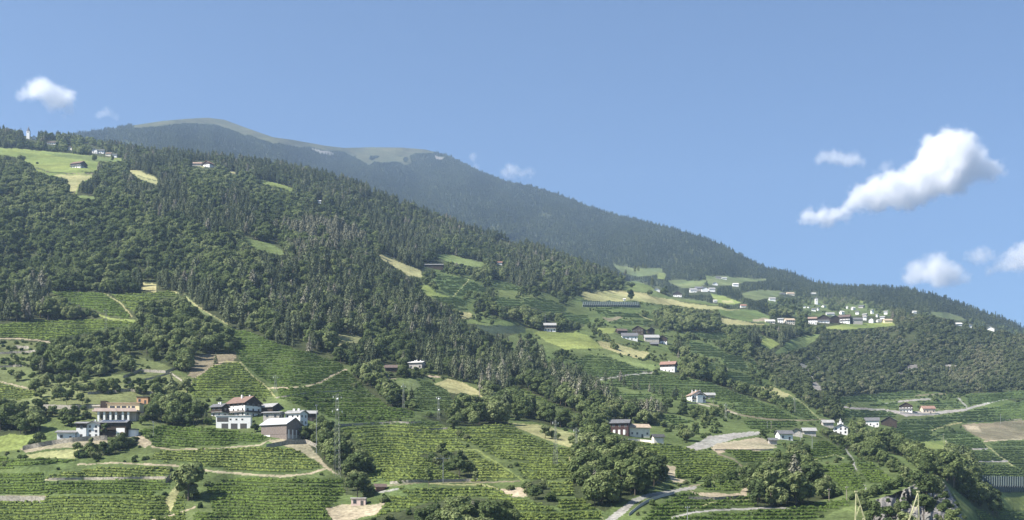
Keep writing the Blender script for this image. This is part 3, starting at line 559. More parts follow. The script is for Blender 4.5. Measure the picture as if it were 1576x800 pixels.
H(1292,1301,478,484,0,.8,'gs','pale','white','white house behind the big brown-roofed village chalet','village_house','house',fl=1,cl=.9,win=0)
H(1236,1241,470,474,0,.8,'gf','greyd','white','leftmost tiny white house below the village church','village_house','house',fl=1,win=0)
H(1242,1248,471,474,0,.8,'gs','greyd','white','second tiny white house left below the village church','village_house','house',fl=1,win=0)
H(1249,1257,474,479,0,.8,'gs','greyd','white','grey-roofed house right under the village church','village_house','house',fl=1,win=0)
H(1257,1262,473,478,0,.9,'gf','greyd','white','narrow white gable right under the village church','village_house','house',fl=1,win=0)
H(1264,1273,469,473,0,.7,'gs','greyd','white','house right of the village church','village_house','house',fl=1,win=0)
H(1302,1307,471,475,0,.8,'gs','pale','white','tiny pale house behind the village to the right of the church','village_house','house',fl=1,win=0)
H(1310,1318,472,477,0,.8,'gs','pale','white','round-looking white house in the back row of the village','village_house','house',fl=1,win=0)
H(1321,1333,469,474,0,.4,'gs','greyd','stone','long dark roof in the back row of the village','village_hall','hall',fl=1,win=0)
H(1340,1346,476,483,0,.9,'gf','pale','white','tall white house in the right half of the village','village_house','house',fl=2,win=0)
H(1360,1368,478,484,0,.8,'gs','greyl','white','white house at the far right of the village back row','village_house','house',fl=1,win=0)
H(1348,1353,483,488,0,.9,'gf','greyl','white','small white house below the tall white one in the village','village_house','house',fl=1,win=0)
H(1327,1337,482,488,0,.7,'gs','greyl','stone','grey house with broad roof in the right half of the village','village_house','house',fl=1,win=0)
H(1354,1364,486,491,0,.6,'gs','greyl','white','wide grey-roofed house near the right end of the village','village_house','house',fl=1,win=0)
H(1337,1348,489,497,12,.8,'gf','greyd','white','white gabled house in the front row right of the grey barn','village_house','house',fl=2,win=0)
H(1328,1335,486,493,0,.8,'gs','greyl','white','narrow white house just behind the grey village barn','village_house','house',fl=1,win=0)
H(1349,1358,491,496,0,.7,'gs','greyl','white','low white house left of the yellow one at the end of the meadow','village_house','house',fl=1,win=0)
H(1361,1374,490,497,0,.6,'gs','beige','yellow','pale yellow house at the right end of the village meadow','village_house','house',fl=1,win=0,cl=1.4)
H(1316,1324,478,484,0,.7,'gs','greyd','white','dark-roofed house between the back and front rows of the village','village_house','house',fl=1,win=0)
H(1405,1411,478,482,0,.8,'gs','pale','white','tiny white house behind the top of the wooded knoll','little_house','house',fl=1,win=0)
H(1471,1481,496,501,0,.7,'gs','pale','white','white house left of two on the crest of the wooded knoll','house','house',fl=1,win=0,cl=.8)
H(1491,1496,499,504,0,.9,'gf','pale','white','tiny white house between two others on the crest of the knoll','house','house',fl=1,win=0,cl=.8)
H(1518,1533,502,509,-15,.8,'gf','pale','white','white house at the right end of the knoll crest','house','house',fl=1,win=0,cl=.8)
# valley on the right
H(1385,1409,619,634,-18,.8,'gf','brown','white','white house with brown roof and balcony by the valley road','valley_house','house',fl=2,det=2,wood=.25,balc=1,chim=1,cl=1.3)
H(1420,1440,624,636,0,.6,'gs','redd','beigew','long tan shed with red-brown roof right of the valley house','valley_shed','shed',fl=1,win=2,cl=1.2)
H(1332,1357,642,657,-12,.7,'gs','greyd','white','white house with curved dark roof at the left of the valley farm','valley_farmhouse','house',fl=1,det=1,cl=1.2)
H(1357,1386,641,657,-18,.8,'gf','greyd','timber','black timber gabled barn at the right of the valley farm','valley_barn','barn',fl=1,wood=.8,cl=1.2,win=0)
H(1283,1308,652,668,-10,.7,'gf','greyl','white','white chapel-like house with small turret at the head of the tree belt','chapel_house','house',fl=2,det=1,chim=2,cl=.9)
H(1266,1284,646,658,0,.6,'gs','greyl','stone','grey-roofed barn left above the white chapel-like house','barn','barn',fl=1,win=0,cl=.8)
H(1183,1197,674,684,0,.6,'gs','greyd','stone','small dark barn at the left below the long low roofs','barn','barn',fl=1,win=0,cl=.9)
H(1196,1222,662,677,8,.6,'gs','greyd','white','white house under a long grey roof beside the gravel yard','yard_house','house',fl=1,cl=1)
H(1216,1238,659,672,-10,.6,'gf','greyd','stone','grey-gabled barn in the middle of the long low roofs','yard_barn','barn',fl=1,win=0,cl=1)
H(1236,1257,658,670,0,.5,'gs','greyl','stone','pale grey-roofed shed at the right end of the long low roofs','yard_shed','shed',fl=1,win=0,cl=1)
rr_ = random.Random(5)
for h in HOUSES:
    if h['st'] == 'gs' and h['det'] < 2: h['lw'] = max(h['lw'], .85)
    if h['name'].startswith('village') and (h['x1']-h['x0']) < 13:
        h['rot'] = rr_.choice([-35, -20, -8, 10, 25, 38]); h['lw'] = .9; cx = (h['x0']+h['x1'])/2; hw = (h['x1']-h['x0'])*.45; h['x0'], h['x1'] = cx-hw, cx+hw
# ------------------------------------------------------------------ trees
LM_ = {}
for inst in (True, False):
    s = '' if inst else '_single'
    LM_['b', inst] = leaf_mat('broadleaf'+s, (.076,.104,.044), (.150,.188,.074), (.220,.250,.115), inst)
    LM_['c', inst] = leaf_mat('needles'+s, (.080,.102,.056), (.155,.178,.096), (.250,.235,.185), inst, 0.15)
    LM_['m', inst] = leaf_mat('mountain_needles'+s, (.044,.060,.034), (.072,.092,.048), (.105,.128,.062), inst, 0.12)
    LM_['k', inst] = leaf_mat('oak_scrub'+s, (.066,.086,.040), (.118,.142,.066), (.190,.190,.115), inst)
    LM_['u', inst] = leaf_mat('bush_leaves'+s, (.062,.092,.034), (.104,.140,.052), (.150,.168,.080), inst)
BARK = mat('bark', (.11,.09,.07), 0.95, 0.3, 3.0)
def quads_of(C, Nn, size, g, asp=1.0):
    """small leaf-clump faces at centres C, facing about Nn"""
    k = len(C); Nn = Nn/np.linalg.norm(Nn, axis=1, keepdims=True)
    t = g.normal(size=(k, 3)); u = np.cross(Nn, t); u /= np.linalg.norm(u, axis=1, keepdims=True); v = np.cross(Nn, u)
    s = (size*g.uniform(.6, 1.35, k))[:, None]; u = u*s; v = v*s*asp
    fold = Nn*s*g.uniform(-.35, .35, (k, 1))
    V = np.stack([C-u-v*.6, C+u*.3-v+fold, C+u+v*.6, C-u*.3+v-fold], 1).reshape(-1, 3)
    return V
def broadleaf(seed, H=11.0, Wd=8.0, nl=9, per=170, size=0.42, low=0.16):
    g = np.random.default_rng(seed); P = []; Nn = []
    zc = H*(1+low)/2
    lobes = [((0, 0, zc+H*.1), Wd*.34)]
    for i in range(nl):
        a = 2*math.pi*i/nl*1.62+g.uniform(-.5, .5); zz = low*H+Wd*.14+(H*(1-low)-Wd*.34)*g.uniform(0, 1)
        k = math.sqrt(max(0.05, 1-((zz-zc)/(H*.55))**2)); r = Wd*.5*k*g.uniform(.5, .78)
        lobes.append(((r*math.cos(a), r*math.sin(a), zz), Wd*g.uniform(.15, .25)))
    for (cx_, cy_, cz_), r in lobes:
        k = int(per*(r/(Wd*.2))**2*.8); d = g.normal(size=(k, 3)); d /= np.linalg.norm(d, axis=1, keepdims=True)
        rr = r*g.uniform(.72, 1.12, (k, 1)); sq = np.array([1.0, 1.0, .85]); P.append(np.array([cx_, cy_, cz_])+d*rr*sq); Nn.append(d+g.normal(scale=.33, size=(k, 3))+np.array([0, 0, .4]))
    return quads_of(np.concatenate(P), np.concatenate(Nn), size, g), lobes
def conifer(seed, H=16.0, Wd=5.0, tiers=15, size=0.5, bare=0.1, thin=1.0, pine=False):
    g = np.random.default_rng(seed); P = []; Nn = []
    for i in range(tiers):
        f = (i+.5)/tiers; z = H*(bare+(1-bare)*f*0.97); r = (Wd*.5*(1-f)**.8 if not pine else Wd*.5*(1-f**2.2)**.6*min(1, .55+f*1.5))*g.uniform(.78, 1.18)+.12
        nb = max(4, int((13-8*f)*thin)); off = g.uniform(0, 6.3)
        for j in range(nb):
            a = off+2*math.pi*j/nb+g.uniform(-.2, .2); rr = r*g.uniform(.7, 1.15); m_ = max(2, int(rr/(size*.85))+1)
            t = np.linspace(.18, 1, m_); x = rr*t*math.cos(a); y = rr*t*math.sin(a); zz = z-rr*t*t*.42+g.uniform(-.15, .15, m_)
            P.append(np.stack([x, y, zz], 1)); Nn.append(np.stack([math.cos(a)*.75+0*t, math.sin(a)*.75+0*t, 1.0+0*t], 1)+g.normal(scale=.28, size=(m_, 3)))
    P.append(np.array([[0, 0, H*.985], [0, 0, H*.96]])); Nn.append(np.array([[1., 0, .3], [0, 1., .3]]))
    return quads_of(np.concatenate(P), np.concatenate(Nn), size, g, .8)
def trunk_mb(H, r, lobes=None, top=.7):
    m = MB(); m.tube((0, 0, -1.5), (0, 0, H*.35), r*1.2, r*.8, 7); m.tube((0, 0, H*.35), (H*.01, 0, H*top), r*.8, r*.25, 6)
    if lobes:
        for (c_, rr) in lobes[1:7]: m.tube((0, 0, min(c_[2]*.6, H*.4)), (c_[0]*.85, c_[1]*.85, c_[2]), r*.4, r*.12, 5)
    return m
def tmesh(name, LV, tr, leafmats, bark=BARK):
    """one mesh for the woods: crown and trunk together"""
    nl_ = len(LV)//4; V = LV; Q = np.arange(nl_*4).reshape(-1, 4); mi = np.zeros(nl_, int)
    tv = np.array(tr.v); tq = np.array([f for f in tr.f if len(f) == 4])
    V = np.concatenate([V, tv]); Q = np.concatenate([Q, tq+nl_*4]); mi = np.concatenate([mi, np.ones(len(tq), int)])
    return np_mesh(name, V, Q, [leafmats, bark], mi)
PROTO = {}     # kind -> list of dicts(crown verts, trunk builder, height)
for s_ in range(5):
    H = [11, 12.5, 9.5, 12, 14][s_]; Wd = [8.5, 8, 8, 10, 6.2][s_]; LV, lb = broadleaf(100+s_, H, Wd, [9, 10, 8, 12, 10][s_]); PROTO.setdefault('b', []).append((LV, trunk_mb(H, .22, lb), H))
for s_ in range(4):
    H = [13.5, 16, 13, 15.5][s_]; Wd = [6.2, 6.6, 7.0, 5.4][s_]; LV = conifer(200+s_, H, Wd, 14 if s_ % 2 else 11, .50, [.1, .30, .08, .26][s_], 1.0, s_ % 2 == 1); PROTO.setdefault('c', []).append((LV, trunk_mb(H, .2, None, .95), H))
for s_ in range(3):
    LV = conifer(300+s_, 13, [5.6, 5.2, 6.2][s_], 7, .95, .05, .7, s_ == 2); PROTO.setdefault('m', []).append((LV, trunk_mb(13, .2, None, .9), 13))
for s_ in range(3):
    LV, lb = broadleaf(400+s_, [7, 6, 8][s_], [6.6, 6.0, 5.6][s_], 7, 80, .5, .05); PROTO.setdefault('k', []).append((LV, trunk_mb(6, .14, lb), 7))
for s_ in range(4):
    LV, lb = broadleaf(500+s_, [3.2, 2.6, 3.8, 2.4][s_], [3.8, 3.6, 3.4, 4.2][s_], 6, 80, .27, -.05); PROTO.setdefault('u', []).append((LV, trunk_mb(2, .06, lb), 3))
ORDER = ['b', 'c', 'm', 'k', 'u']; START = {}; KN = {}
pc = bpy.data.collections.new('tree_kinds'); q_ = 0      # mesh library for the woods, never linked to the scene
LIB = []
for kd in ORDER:
    START[kd] = q_; KN[kd] = len(PROTO[kd])
    for i, (LV, tr, H) in enumerate(PROTO[kd]):
        o = bpy.data.objects.new('kind_%03d' % q_, tmesh('tree_kind', LV, tr, LM_[kd, True])); pc.objects.link(o); q_ += 1

# where they stand ----------------------------------------------------------------
def sample(T, py_lo, py_hi, which, seed, px_rng=(-160, 1740)):
    """uniform random places on the real ground; which: cover code -> (spacing m, [(kind, share)], hmin, hmax)"""
    g = np.random.default_rng(seed); out = []
    bx, by = 4.0, 3.0
    cx_, cy_ = np.meshgrid(np.arange(px_rng[0], px_rng[1], bx)+bx/2, np.arange(py_lo, py_hi, by)+by/2)
    cx_ = cx_.ravel(); cy_ = cy_.ravel()
    D = lut(T, cx_, cy_); D2 = lut(T, cx_, cy_-by)
    A = np.abs(D2-D)*bx/F*D
    for code, (sp, kinds, h0, h1) in which.items():
        z = look(TZ, cx_, cy_); ok = (z == code) if T is TF else np.ones(len(z), bool) & (z == code)
        ok &= ((cy_ >= RIDGE(cx_)+0.5) if T is TF else ((cy_ < RIDGE(cx_)+12) & (cy_ > SKYL(cx_)+.6)))
        lam = np.where(ok, A/sp**2, 0); n_ = g.poisson(lam); idx = np.repeat(np.arange(len(cx_)), n_)
        x = cx_[idx]+g.uniform(-bx/2, bx/2, len(idx)); y = cy_[idx]+g.uniform(-by/2, by/2, len(idx))
        y = np.where(x*0 == 0, y, y); k2 = look(TZ, x, y) == code
        if T is TF: k2 &= y >= RIDGE(x)+.3
        x = x[k2]; y = y[k2]; kk = g.choice(len(kinds), len(x), p=[s for _, s in kinds])
        out.append((x, y, np.array([ORDER.index(kinds[i][0]) for i in range(len(kinds))])[kk], g.uniform(h0, h1, len(x)), np.full(len(x), code)))
    return [np.concatenate([o[i] for o in out]) for i in range(5)]
clump = make_noise(61, 45, 3)
fx, fy, fk, fs, fcode = sample(TF, 175, 848, {1: (6.4, [('b', .95), ('c', .05)], .5, 1.3), 2: (5.8, [('c', .76), ('b', .24)], .5, 1.25), 3: (6.2, [('b', .66), ('c', .34)], .5, 1.3),
      4: (8.0, [('u', .84), ('b', .16)], .45, .95), 6: (5.4, [('k', .93), ('c', .07)], .45, 1.3), 7: (10, [('b', .55), ('u', .35), ('c', .10)], .5, 1.0)}, 71)
# the woods gather in patches of one sort
pn = clump(fx, fy); sw = (fcode == 3) & (pn > .25) & (fk == 0); fk[sw] = 1; sw = (fcode == 3) & (pn < -.2) & (fk == 1); fk[sw] = 0
sw = (fcode == 6); keepk = ~(sw & (make_noise(63, 18, 3)(fx, fy) > .62)); keepk &= ~((fcode == 4) & (make_noise(64, 22, 2)(fx, fy) < -.15))
keepk &= ~(np.isin(fcode, (1, 2, 3)) & (make_noise(68, 26, 3)(fx, fy*1.6) > .60) & (fy < 620)); keepk &= ~((fcode == 7) & (make_noise(65, 30, 2)(fx, fy) < -.25))
fx, fy, fk, fs, fcode = [a[keepk] for a in (fx, fy, fk, fs, fcode)]
fs = np.where((fk == 1) & (fcode == 6), fs*.5, fs)
# hedges of bushes and small trees along these lines: (points, kind, step m, scale)
HED = [([(118,697),(150,692),(190,688)], 'b', 3.6, .5), ([(140,701),(175,698),(205,685)], 'b', 3.6, .5), ([(170,692),(205,679),(212,676)], 'u', 2.4, 1.2), ([(120,703),(150,704)], 'u', 2.4, 1.2),
  ([(75,447),(150,449),(215,447)], 'b', 4.5, .8), ([(0,560),(60,565),(120,580)], 'u', 4, 1), ([(60,612),(120,606),(150,602)], 'b', 6, .6), ([(150,600),(200,596),(290,600)], 'u', 4, 1), ([(100,625),(150,622)], 'b', 6, .6),
  ([(55,648),(88,640),(130,640)], 'b', 6, .55), ([(40,688),(60,680)], 'u', 4, 1), ([(530,600),(560,590)], 'u', 4, 1), ([(545,575),(590,600),(640,632)], 'b', 5, .6), ([(672,690),(700,720),(735,745)], 'b', 5, .5),
  ([(700,665),(720,680)], 'u', 3.5, 1.2), ([(840,672),(870,682),(900,692)], 'b', 4.5, .55), ([(1000,575),(1040,582),(1060,590)], 'b', 6, .6), ([(905,505),(930,520),(950,540)], 'b', 6, .6), ([(950,545),(1000,555)], 'u', 5, 1),
  ([(990,488),(1030,478),(1060,485),(1100,497)], 'b', 6, .7), ([(1190,462),(1230,470)], 'b', 9, .7), ([(1085,750),(1145,735),(1170,740)], 'u', 4, 1.2), ([(1050,745),(1100,738),(1140,728)], 'u', 3, 1), ([(1240,690),(1205,668),(1190,680)], 'b', 5, .5),
  ([(1450,662),(1480,661)], 'b', 6, .5), ([(1430,610),(1470,606),(1490,612)], 'u', 5, 1.2), ([(965,440),(975,444)], 'b', 9, .9), ([(925,590),(990,600),(1060,622)], 'c', 7, .7), ([(1130,630),(1100,640),(1060,640)], 'b', 5, .6),
  ([(600,745),(640,742)], 'u', 5, .8), ([(520,640),(560,645),(620,650)], 'u', 4, .9), ([(470,615),(520,620)], 'u', 6, .9), ([(1350,690),(1320,680)], 'b', 5, .5), ([(1220,640),(1180,600),(1150,580)], 'b', 7, .6), ([(1305,690),(1330,712),(1350,712)], 'b', 5, .5),
  ([(0,655),(30,650),(60,655)], 'b', 5, .8), ([(0,720),(40,702)], 'u', 4, .8), ([(1350,560),(1365,556)], 'b', 10, .5), ([(850,455),(960,447)], 'b', 7, .8), ([(640,480),(660,470),(690,486)], 'b', 7, .7), ([(1270,620),(1300,640),(1290,655)], 'b', 6, .6),
  ([(1168,735),(1200,716),(1225,716)], 'b', 5, .6), ([(690,477),(720,490),(760,500)], 'b', 9, .6), ([(1000,410),(940,430)], 'c', 12, 1), ([(1240,480),(1180,475)], 'b', 9, .8), ([(1205,497),(1250,506)], 'b', 7, .8),([(0,556),(25,554),(50,556)],'u',3.2,.9),([(60,590),(100,588),(140,590)],'b',4.5,.5),([(70,618),(100,616),(135,620)],'b',5,.6),([(95,645),(125,640),(140,645)],'b',5,.6),([(60,635),(90,636),(120,632)],'u',3,1.1),([(215,598),(250,596),(285,600)],'b',5,.6),
  ([(160,590),(200,588),(240,592)],'u',3,1.0),([(180,606),(210,604),(225,608)],'b',4.5,.45),([(110,600),(130,604),(150,600)],'b',5,.5),([(0,640),(20,636),(40,640)],'b',5,.6),([(10,576),(60,580),(110,586)],'u',3.4,1.0),([(250,588),(275,595),(300,604)],'u',3,1.0),
  ([(1340,762),(1370,752),(1400,742),(1430,730)],'u',2.0,1.4),([(1325,790),(1335,770),(1350,760)],'b',4,.45),([(1350,795),(1380,790),(1395,780)],'u',2.2,1.3),([(1445,790),(1460,775)],'u',3,1.0),([(915,668),(935,672),(960,680)],'b',4,.6)]
ex = [[], [], [], [], []]
g9 = np.random.default_rng(88)
for pts, kd, st, sc_ in HED:
    for (x1, y1), (x2, y2) in zip(pts[:-1], pts[1:]):
        dm = float(lut(TF, (x1+x2)/2, (y1+y2)/2)); L_ = math.hypot(x2-x1, (y2-y1)*2.5)*dm/F; nn = max(2, int(L_/st))
        for i in range(nn):
            t = (i+g9.uniform(0, 1))/nn; ex[0].append(x1+(x2-x1)*t+g9.normal()*1.2); ex[1].append(y1+(y2-y1)*t+g9.normal()*1.0); ex[2].append(ORDER.index(kd)); ex[3].append(sc_*g9.uniform(.75, 1.2)); ex[4].append(9)
# single trees that stand out: (px, py of the foot, kind, scale)
SOLO = [(290,771,'b',1.75,'big round broadleaf tree by the sunken track below the vineyard terraces'), (971,463,'b',1.5,'round dark tree standing alone in the yellow meadow beside the net posts'), (1000,455,'b',1.15,'dark tree on the meadow rim behind the yellow grass'),
  (145,247,'b',.9,'small round tree on the upper left meadow above the white farmhouse'), (173,250,'b',1.0,'round tree at the lower edge of the upper left hamlet'), (62,686,'b',.75,'round tree on the grass slope left of the long stone bank'),
  (33,258,'b',1.6,'large dark tree at the edge of the upper left meadow'), (5,252,'b',1.4,'dark tree on the left rim of the upper meadow'), (332,560,'c',.62,'pale slender tree on the bare shaded slope above the vineyard'), (633,618,'c',.6,'small dark spruce beside the steep pale vineyard'),
  (550,768,'b',1.1,'dark leafy tree above the little pink building'), (860,500,'b',1.3,'leafy tree beside the small farmhouse on the green mound'), (822,506,'b',1.5,'tall dark tree left of the small farmhouse on the green mound'), (1350,668,'b',.6,'low tree between the two roofs of the valley farm'),
  (160,672,'b',.62,'tree in front of the dark timber wing of the white farmhouse'), (955,590,'c',.8,'dark spruce at the top of the wood under the vine terraces'), (975,598,'c',.7,'dark spruce beside another at the top of the wood under the vine terraces'), (578,542,'b',.9,'pale green tree at the foot of the pine wood'),
  (610,532,'b',1.3,'bright green round tree at the foot of the pine wood'), (660,750,'b',.7,'bush-like tree over the valley vineyards beside the steps'), (1465,665,'u',1.6,'low round bush between the valley orchards'), (57,252,'u',1.2,'tiny bush on the open upper meadow')]
N0 = len(fx)
fx = np.concatenate([fx, ex[0]]); fy = np.concatenate([fy, ex[1]]); fk = np.concatenate([fk, np.array(ex[2], int)]); fs = np.concatenate([fs, ex[3]]); fcode = np.concatenate([fcode, ex[4]])
# keep trees off the buildings
BXS = []
for h in HOUSES: BXS.append((h['x0']-1, h['x1']+1, h['y0']-1, h['y1']+2.0, h['cl']))
HT = np.array([11.5, 14.5, 13, 7, 3])
OPN = np.isin(CM, [CLS[c_] for c_ in ('mead', 'dry', 'lush', 'vine', 'vine2', 'soil', 'road', 'netg', 'bare', 'alpine', 'pasture')]); HM = np.zeros((H_, W_), bool)
for x0, x1, y0, y1, cl in BXS:
    yb = y0+(y1-y0)*(.45+.55*min(1, cl)); HM[max(0, int(y0-1-Y0)):int(yb+1-Y0), max(0, int(x0-X0)):int(x1-X0+1)] = True
for (x0, y0, x1, y1) in ((139, 612, 212, 646), (37, 190, 56, 218), (1251, 456, 1265, 469)): HM[y0-Y0:y1-Y0, x0-X0:x1-X0] = True
def fit(x, y, k, s, code, T):
    """trees below a clearing or a house grow only so tall that it stays in view, as in the place itself"""
    D = lut(T, x, y); full = HT[k]*s/D*F; best = np.zeros(len(x)); 
    for fr in (.3, .42, .55, .7, .85, 1.0):
        bad = np.zeros(len(x), bool)
        for q in np.linspace(.25, 1, 8):
            yy = y-full*fr*q*.95; bad |= look(HM, x, yy) | look(HM, x+full*fr*.22, yy) | look(HM, x-full*fr*.22, yy)
            if q > .4: bad |= look(OPN, x, yy) & (code != 9)
        best = np.where(~bad & ((best > 0) | (fr <= .55)), np.maximum(best, fr), best)
    return best
bt = fit(fx, fy, fk, fs, fcode, TF); sm_ = (bt > 0) & (bt < .6) & (fk != 4) & (fcode != 9)
fs = fs*bt; chg = sm_ & (rng.uniform(0, 1, len(fx)) < .7); fs[chg] = np.clip(fs[chg]*HT[fk[chg]]/3.0, .5, 1.5); fk[chg] = 4
ok = bt > 0
fx, fy, fk, fs, fcode = [a[ok] for a in (fx, fy, fk, fs, fcode)]
G_ = gF(fx, fy); G_[:, 2] -= 0.15
app = HT[fk]*fs/G_[:, 1]
vis = (fx > 0) & (fx < 1576) & (fy < 812)
single = np.zeros(len(fx), bool)
NS = {0: 262, 1: 290, 3: 0, 4: 270}
for kd, nmax in NS.items():
    i = np.where((fk == kd) & vis)[0]; i = i[np.argsort(-app[i])][:nmax]; single[i] = True
mx, my, mk, ms_, mc = sample(TM, 175, 515, {5: (10.0, [('m', 1.0)], .5, 1.2), 7: (15.0, [('b', .8), ('c', .2)], .5, .95), 1: (14, [('b', 1.0)], .7, 1.1), 3: (14, [('m', 1.0)], .7, 1.1), 2: (14, [('m', 1.0)], .7, 1.1), 6: (14, [('b', 1.0)], .7, 1.1)}, 72)
bt = fit(mx, my, mk, ms_, mc, TM); ms_ = ms_*bt; mx, my, mk, ms_, mc = [a[bt > 0] for a in (mx, my, mk, ms_, mc)]
GMt = gM(mx, my); GMt[:, 2] -= 1.0
print('TREES near', len(fx), 'far', len(mx))

def wood(name, P, kinds, scl, label, tintbias, seed):
    """a wood nobody could count: one object, every tree an instance on one point"""
    g = np.random.default_rng(seed); k = len(P)
    me = bpy.data.meshes.new(name); me.vertices.add(k); me.vertices.foreach_set('co', P.astype(np.float32).ravel())
    idx = np.array([START[ORDER[i]]+g.integers(KN[ORDER[i]]) for i in kinds])
    a = me.attributes.new('idx', 'INT', 'POINT'); a.data.foreach_set('value', idx.astype(np.int32))
    rot = np.zeros((k, 3)); rot[:, 2] = g.uniform(0, 6.28, k); rot[:, 0] = g.normal(0, .04, k); rot[:, 1] = g.normal(0, .04, k)
    a = me.attributes.new('rot', 'FLOAT_VECTOR', 'POINT'); a.data.foreach_set('vector', rot.astype(np.float32).ravel())
    s3 = np.stack([scl*g.uniform(.85, 1.2, k), scl*g.uniform(.85, 1.2, k), scl], 1)
    a = me.attributes.new('scl', 'FLOAT_VECTOR', 'POINT'); a.data.foreach_set('vector', s3.astype(np.float32).ravel())
    a = me.attributes.new('tint', 'FLOAT', 'POINT'); a.data.foreach_set('value', np.clip(tintbias, 0, 1).astype(np.float32))
    o = bpy.data.objects.new(name, me); COL.objects.link(o); tag(o, label, None, None, 'stuff')
    md = o.modifiers.new('planting', 'NODES'); md.node_group = GN; return o
GN = bpy.data.node_groups.new('planting', 'GeometryNodeTree')
GN.interface.new_socket('Geometry', in_out='INPUT', socket_type='NodeSocketGeometry'); GN.interface.new_socket('Geometry', in_out='OUTPUT', socket_type='NodeSocketGeometry')
gn = GN.nodes; gl = GN.links
gi = gn.new('NodeGroupInput'); go = gn.new('NodeGroupOutput'); ip = gn.new('GeometryNodeInstanceOnPoints'); ci = gn.new('GeometryNodeCollectionInfo')
ci.inputs['Collection'].default_value = pc; ci.inputs['Separate Children'].default_value = True; ci.inputs['Reset Children'].default_value = True
ip.inputs['Pick Instance'].default_value = True
def nattr(nm, ty):
    a = gn.new('GeometryNodeInputNamedAttribute'); a.data_type = ty; a.inputs['Name'].default_value = nm; return a.outputs['Attribute']
gl.new(gi.outputs[0], ip.inputs['Points']); gl.new(ci.outputs[0], ip.inputs['Instance']); gl.new(nattr('idx', 'INT'), ip.inputs['Instance Index'])
gl.new(nattr('rot', 'FLOAT_VECTOR'), ip.inputs['Rotation']); gl.new(nattr('scl', 'FLOAT_VECTOR'), ip.inputs['Scale']); gl.new(ip.outputs[0], go.inputs[0])
tn1 = make_noise(66, 35, 3); g8 = np.random.default_rng(91)
tint = np.clip(.48+.45*tn1(fx, fy*1.5)+g8.normal(0, .24, len(fx)), 0, .97); tint = np.where(fk == 1, np.clip(tint*.62+(g8.uniform(0, 1, len(fx)) < .10)*.5, 0, 1), tint)
dead = (fk == 1) & (np.hypot((fx-480)/90, (fy-370)/25) < 1); tint[dead] = np.maximum(tint[dead], .8)
r_ = ~single
zone = (fcode == 6)
wood('hillside_wood', G_[r_ & (fk == 0)], fk[r_ & (fk == 0)], fs[r_ & (fk == 0)], 'mixed broadleaf wood covering the near mountain flank', tint[r_ & (fk == 0)], 1)
wood('conifer_wood', G_[r_ & (fk == 1)], fk[r_ & (fk == 1)], fs[r_ & (fk == 1)], 'dark pine and spruce wood running down the near flank', tint[r_ & (fk == 1)], 2)
wood('oak_scrub', G_[r_ & (fk == 3)], fk[r_ & (fk == 3)], fs[r_ & (fk == 3)], 'low scrubby oak wood covering the steep knoll on the right', tint[r_ & (fk == 3)], 3)
wood('undergrowth', G_[r_ & (fk == 4)], fk[r_ & (fk == 4)], fs[r_ & (fk == 4)], 'loose bushes between the vineyards and meadows', tint[r_ & (fk == 4)], 4)
tm_ = np.clip(.5+.4*tn1(mx, my)+g8.normal(0, .2, len(mx)), 0, 1)
wood('mountain_forest', GMt, mk, ms_, 'dense spruce forest on the far mountain slopes', tm_, 5)

# single trees ------------------------------------------------------------------
SP = {}
def proto_tree(kd, i):
    if (kd, i) in SP: return SP[kd, i]
    LV, tr, H = PROTO[kd][i]; nl_ = len(LV)//4
    me = np_mesh('crown', LV, np.arange(nl_*4).reshape(-1, 4), [LM_[kd, False]]); SP[kd, i] = (me, tr.mesh('trunk', [BARK])); return SP[kd, i]
KNAME = {'b': ('broadleaf_tree', 'tree'), 'c': ('conifer_tree', 'tree'), 'u': ('bush', 'bush'), 'k': ('oak_tree', 'tree')}
def plant(kd, i, P, s, rz, label, group):
    nm, cat = KNAME[kd]; o = empty(nm, P, rz, label, cat, group); o.scale = (s, s, s) if not isinstance(s, tuple) else s
    a, b = proto_tree(kd, i)
    for nn, me in (('crown', a), ('trunk' if kd != 'u' else 'stem', b)):
        c_ = bpy.data.objects.new(nn, me); COL.objects.link(c_); c_.parent = o
    return o
for i, (px, py, kd, s, lab) in enumerate(SOLO):
    P = ground(px, py); P.z -= .15; plant(kd, i % KN[kd], P, s, i*1.7, lab, None)
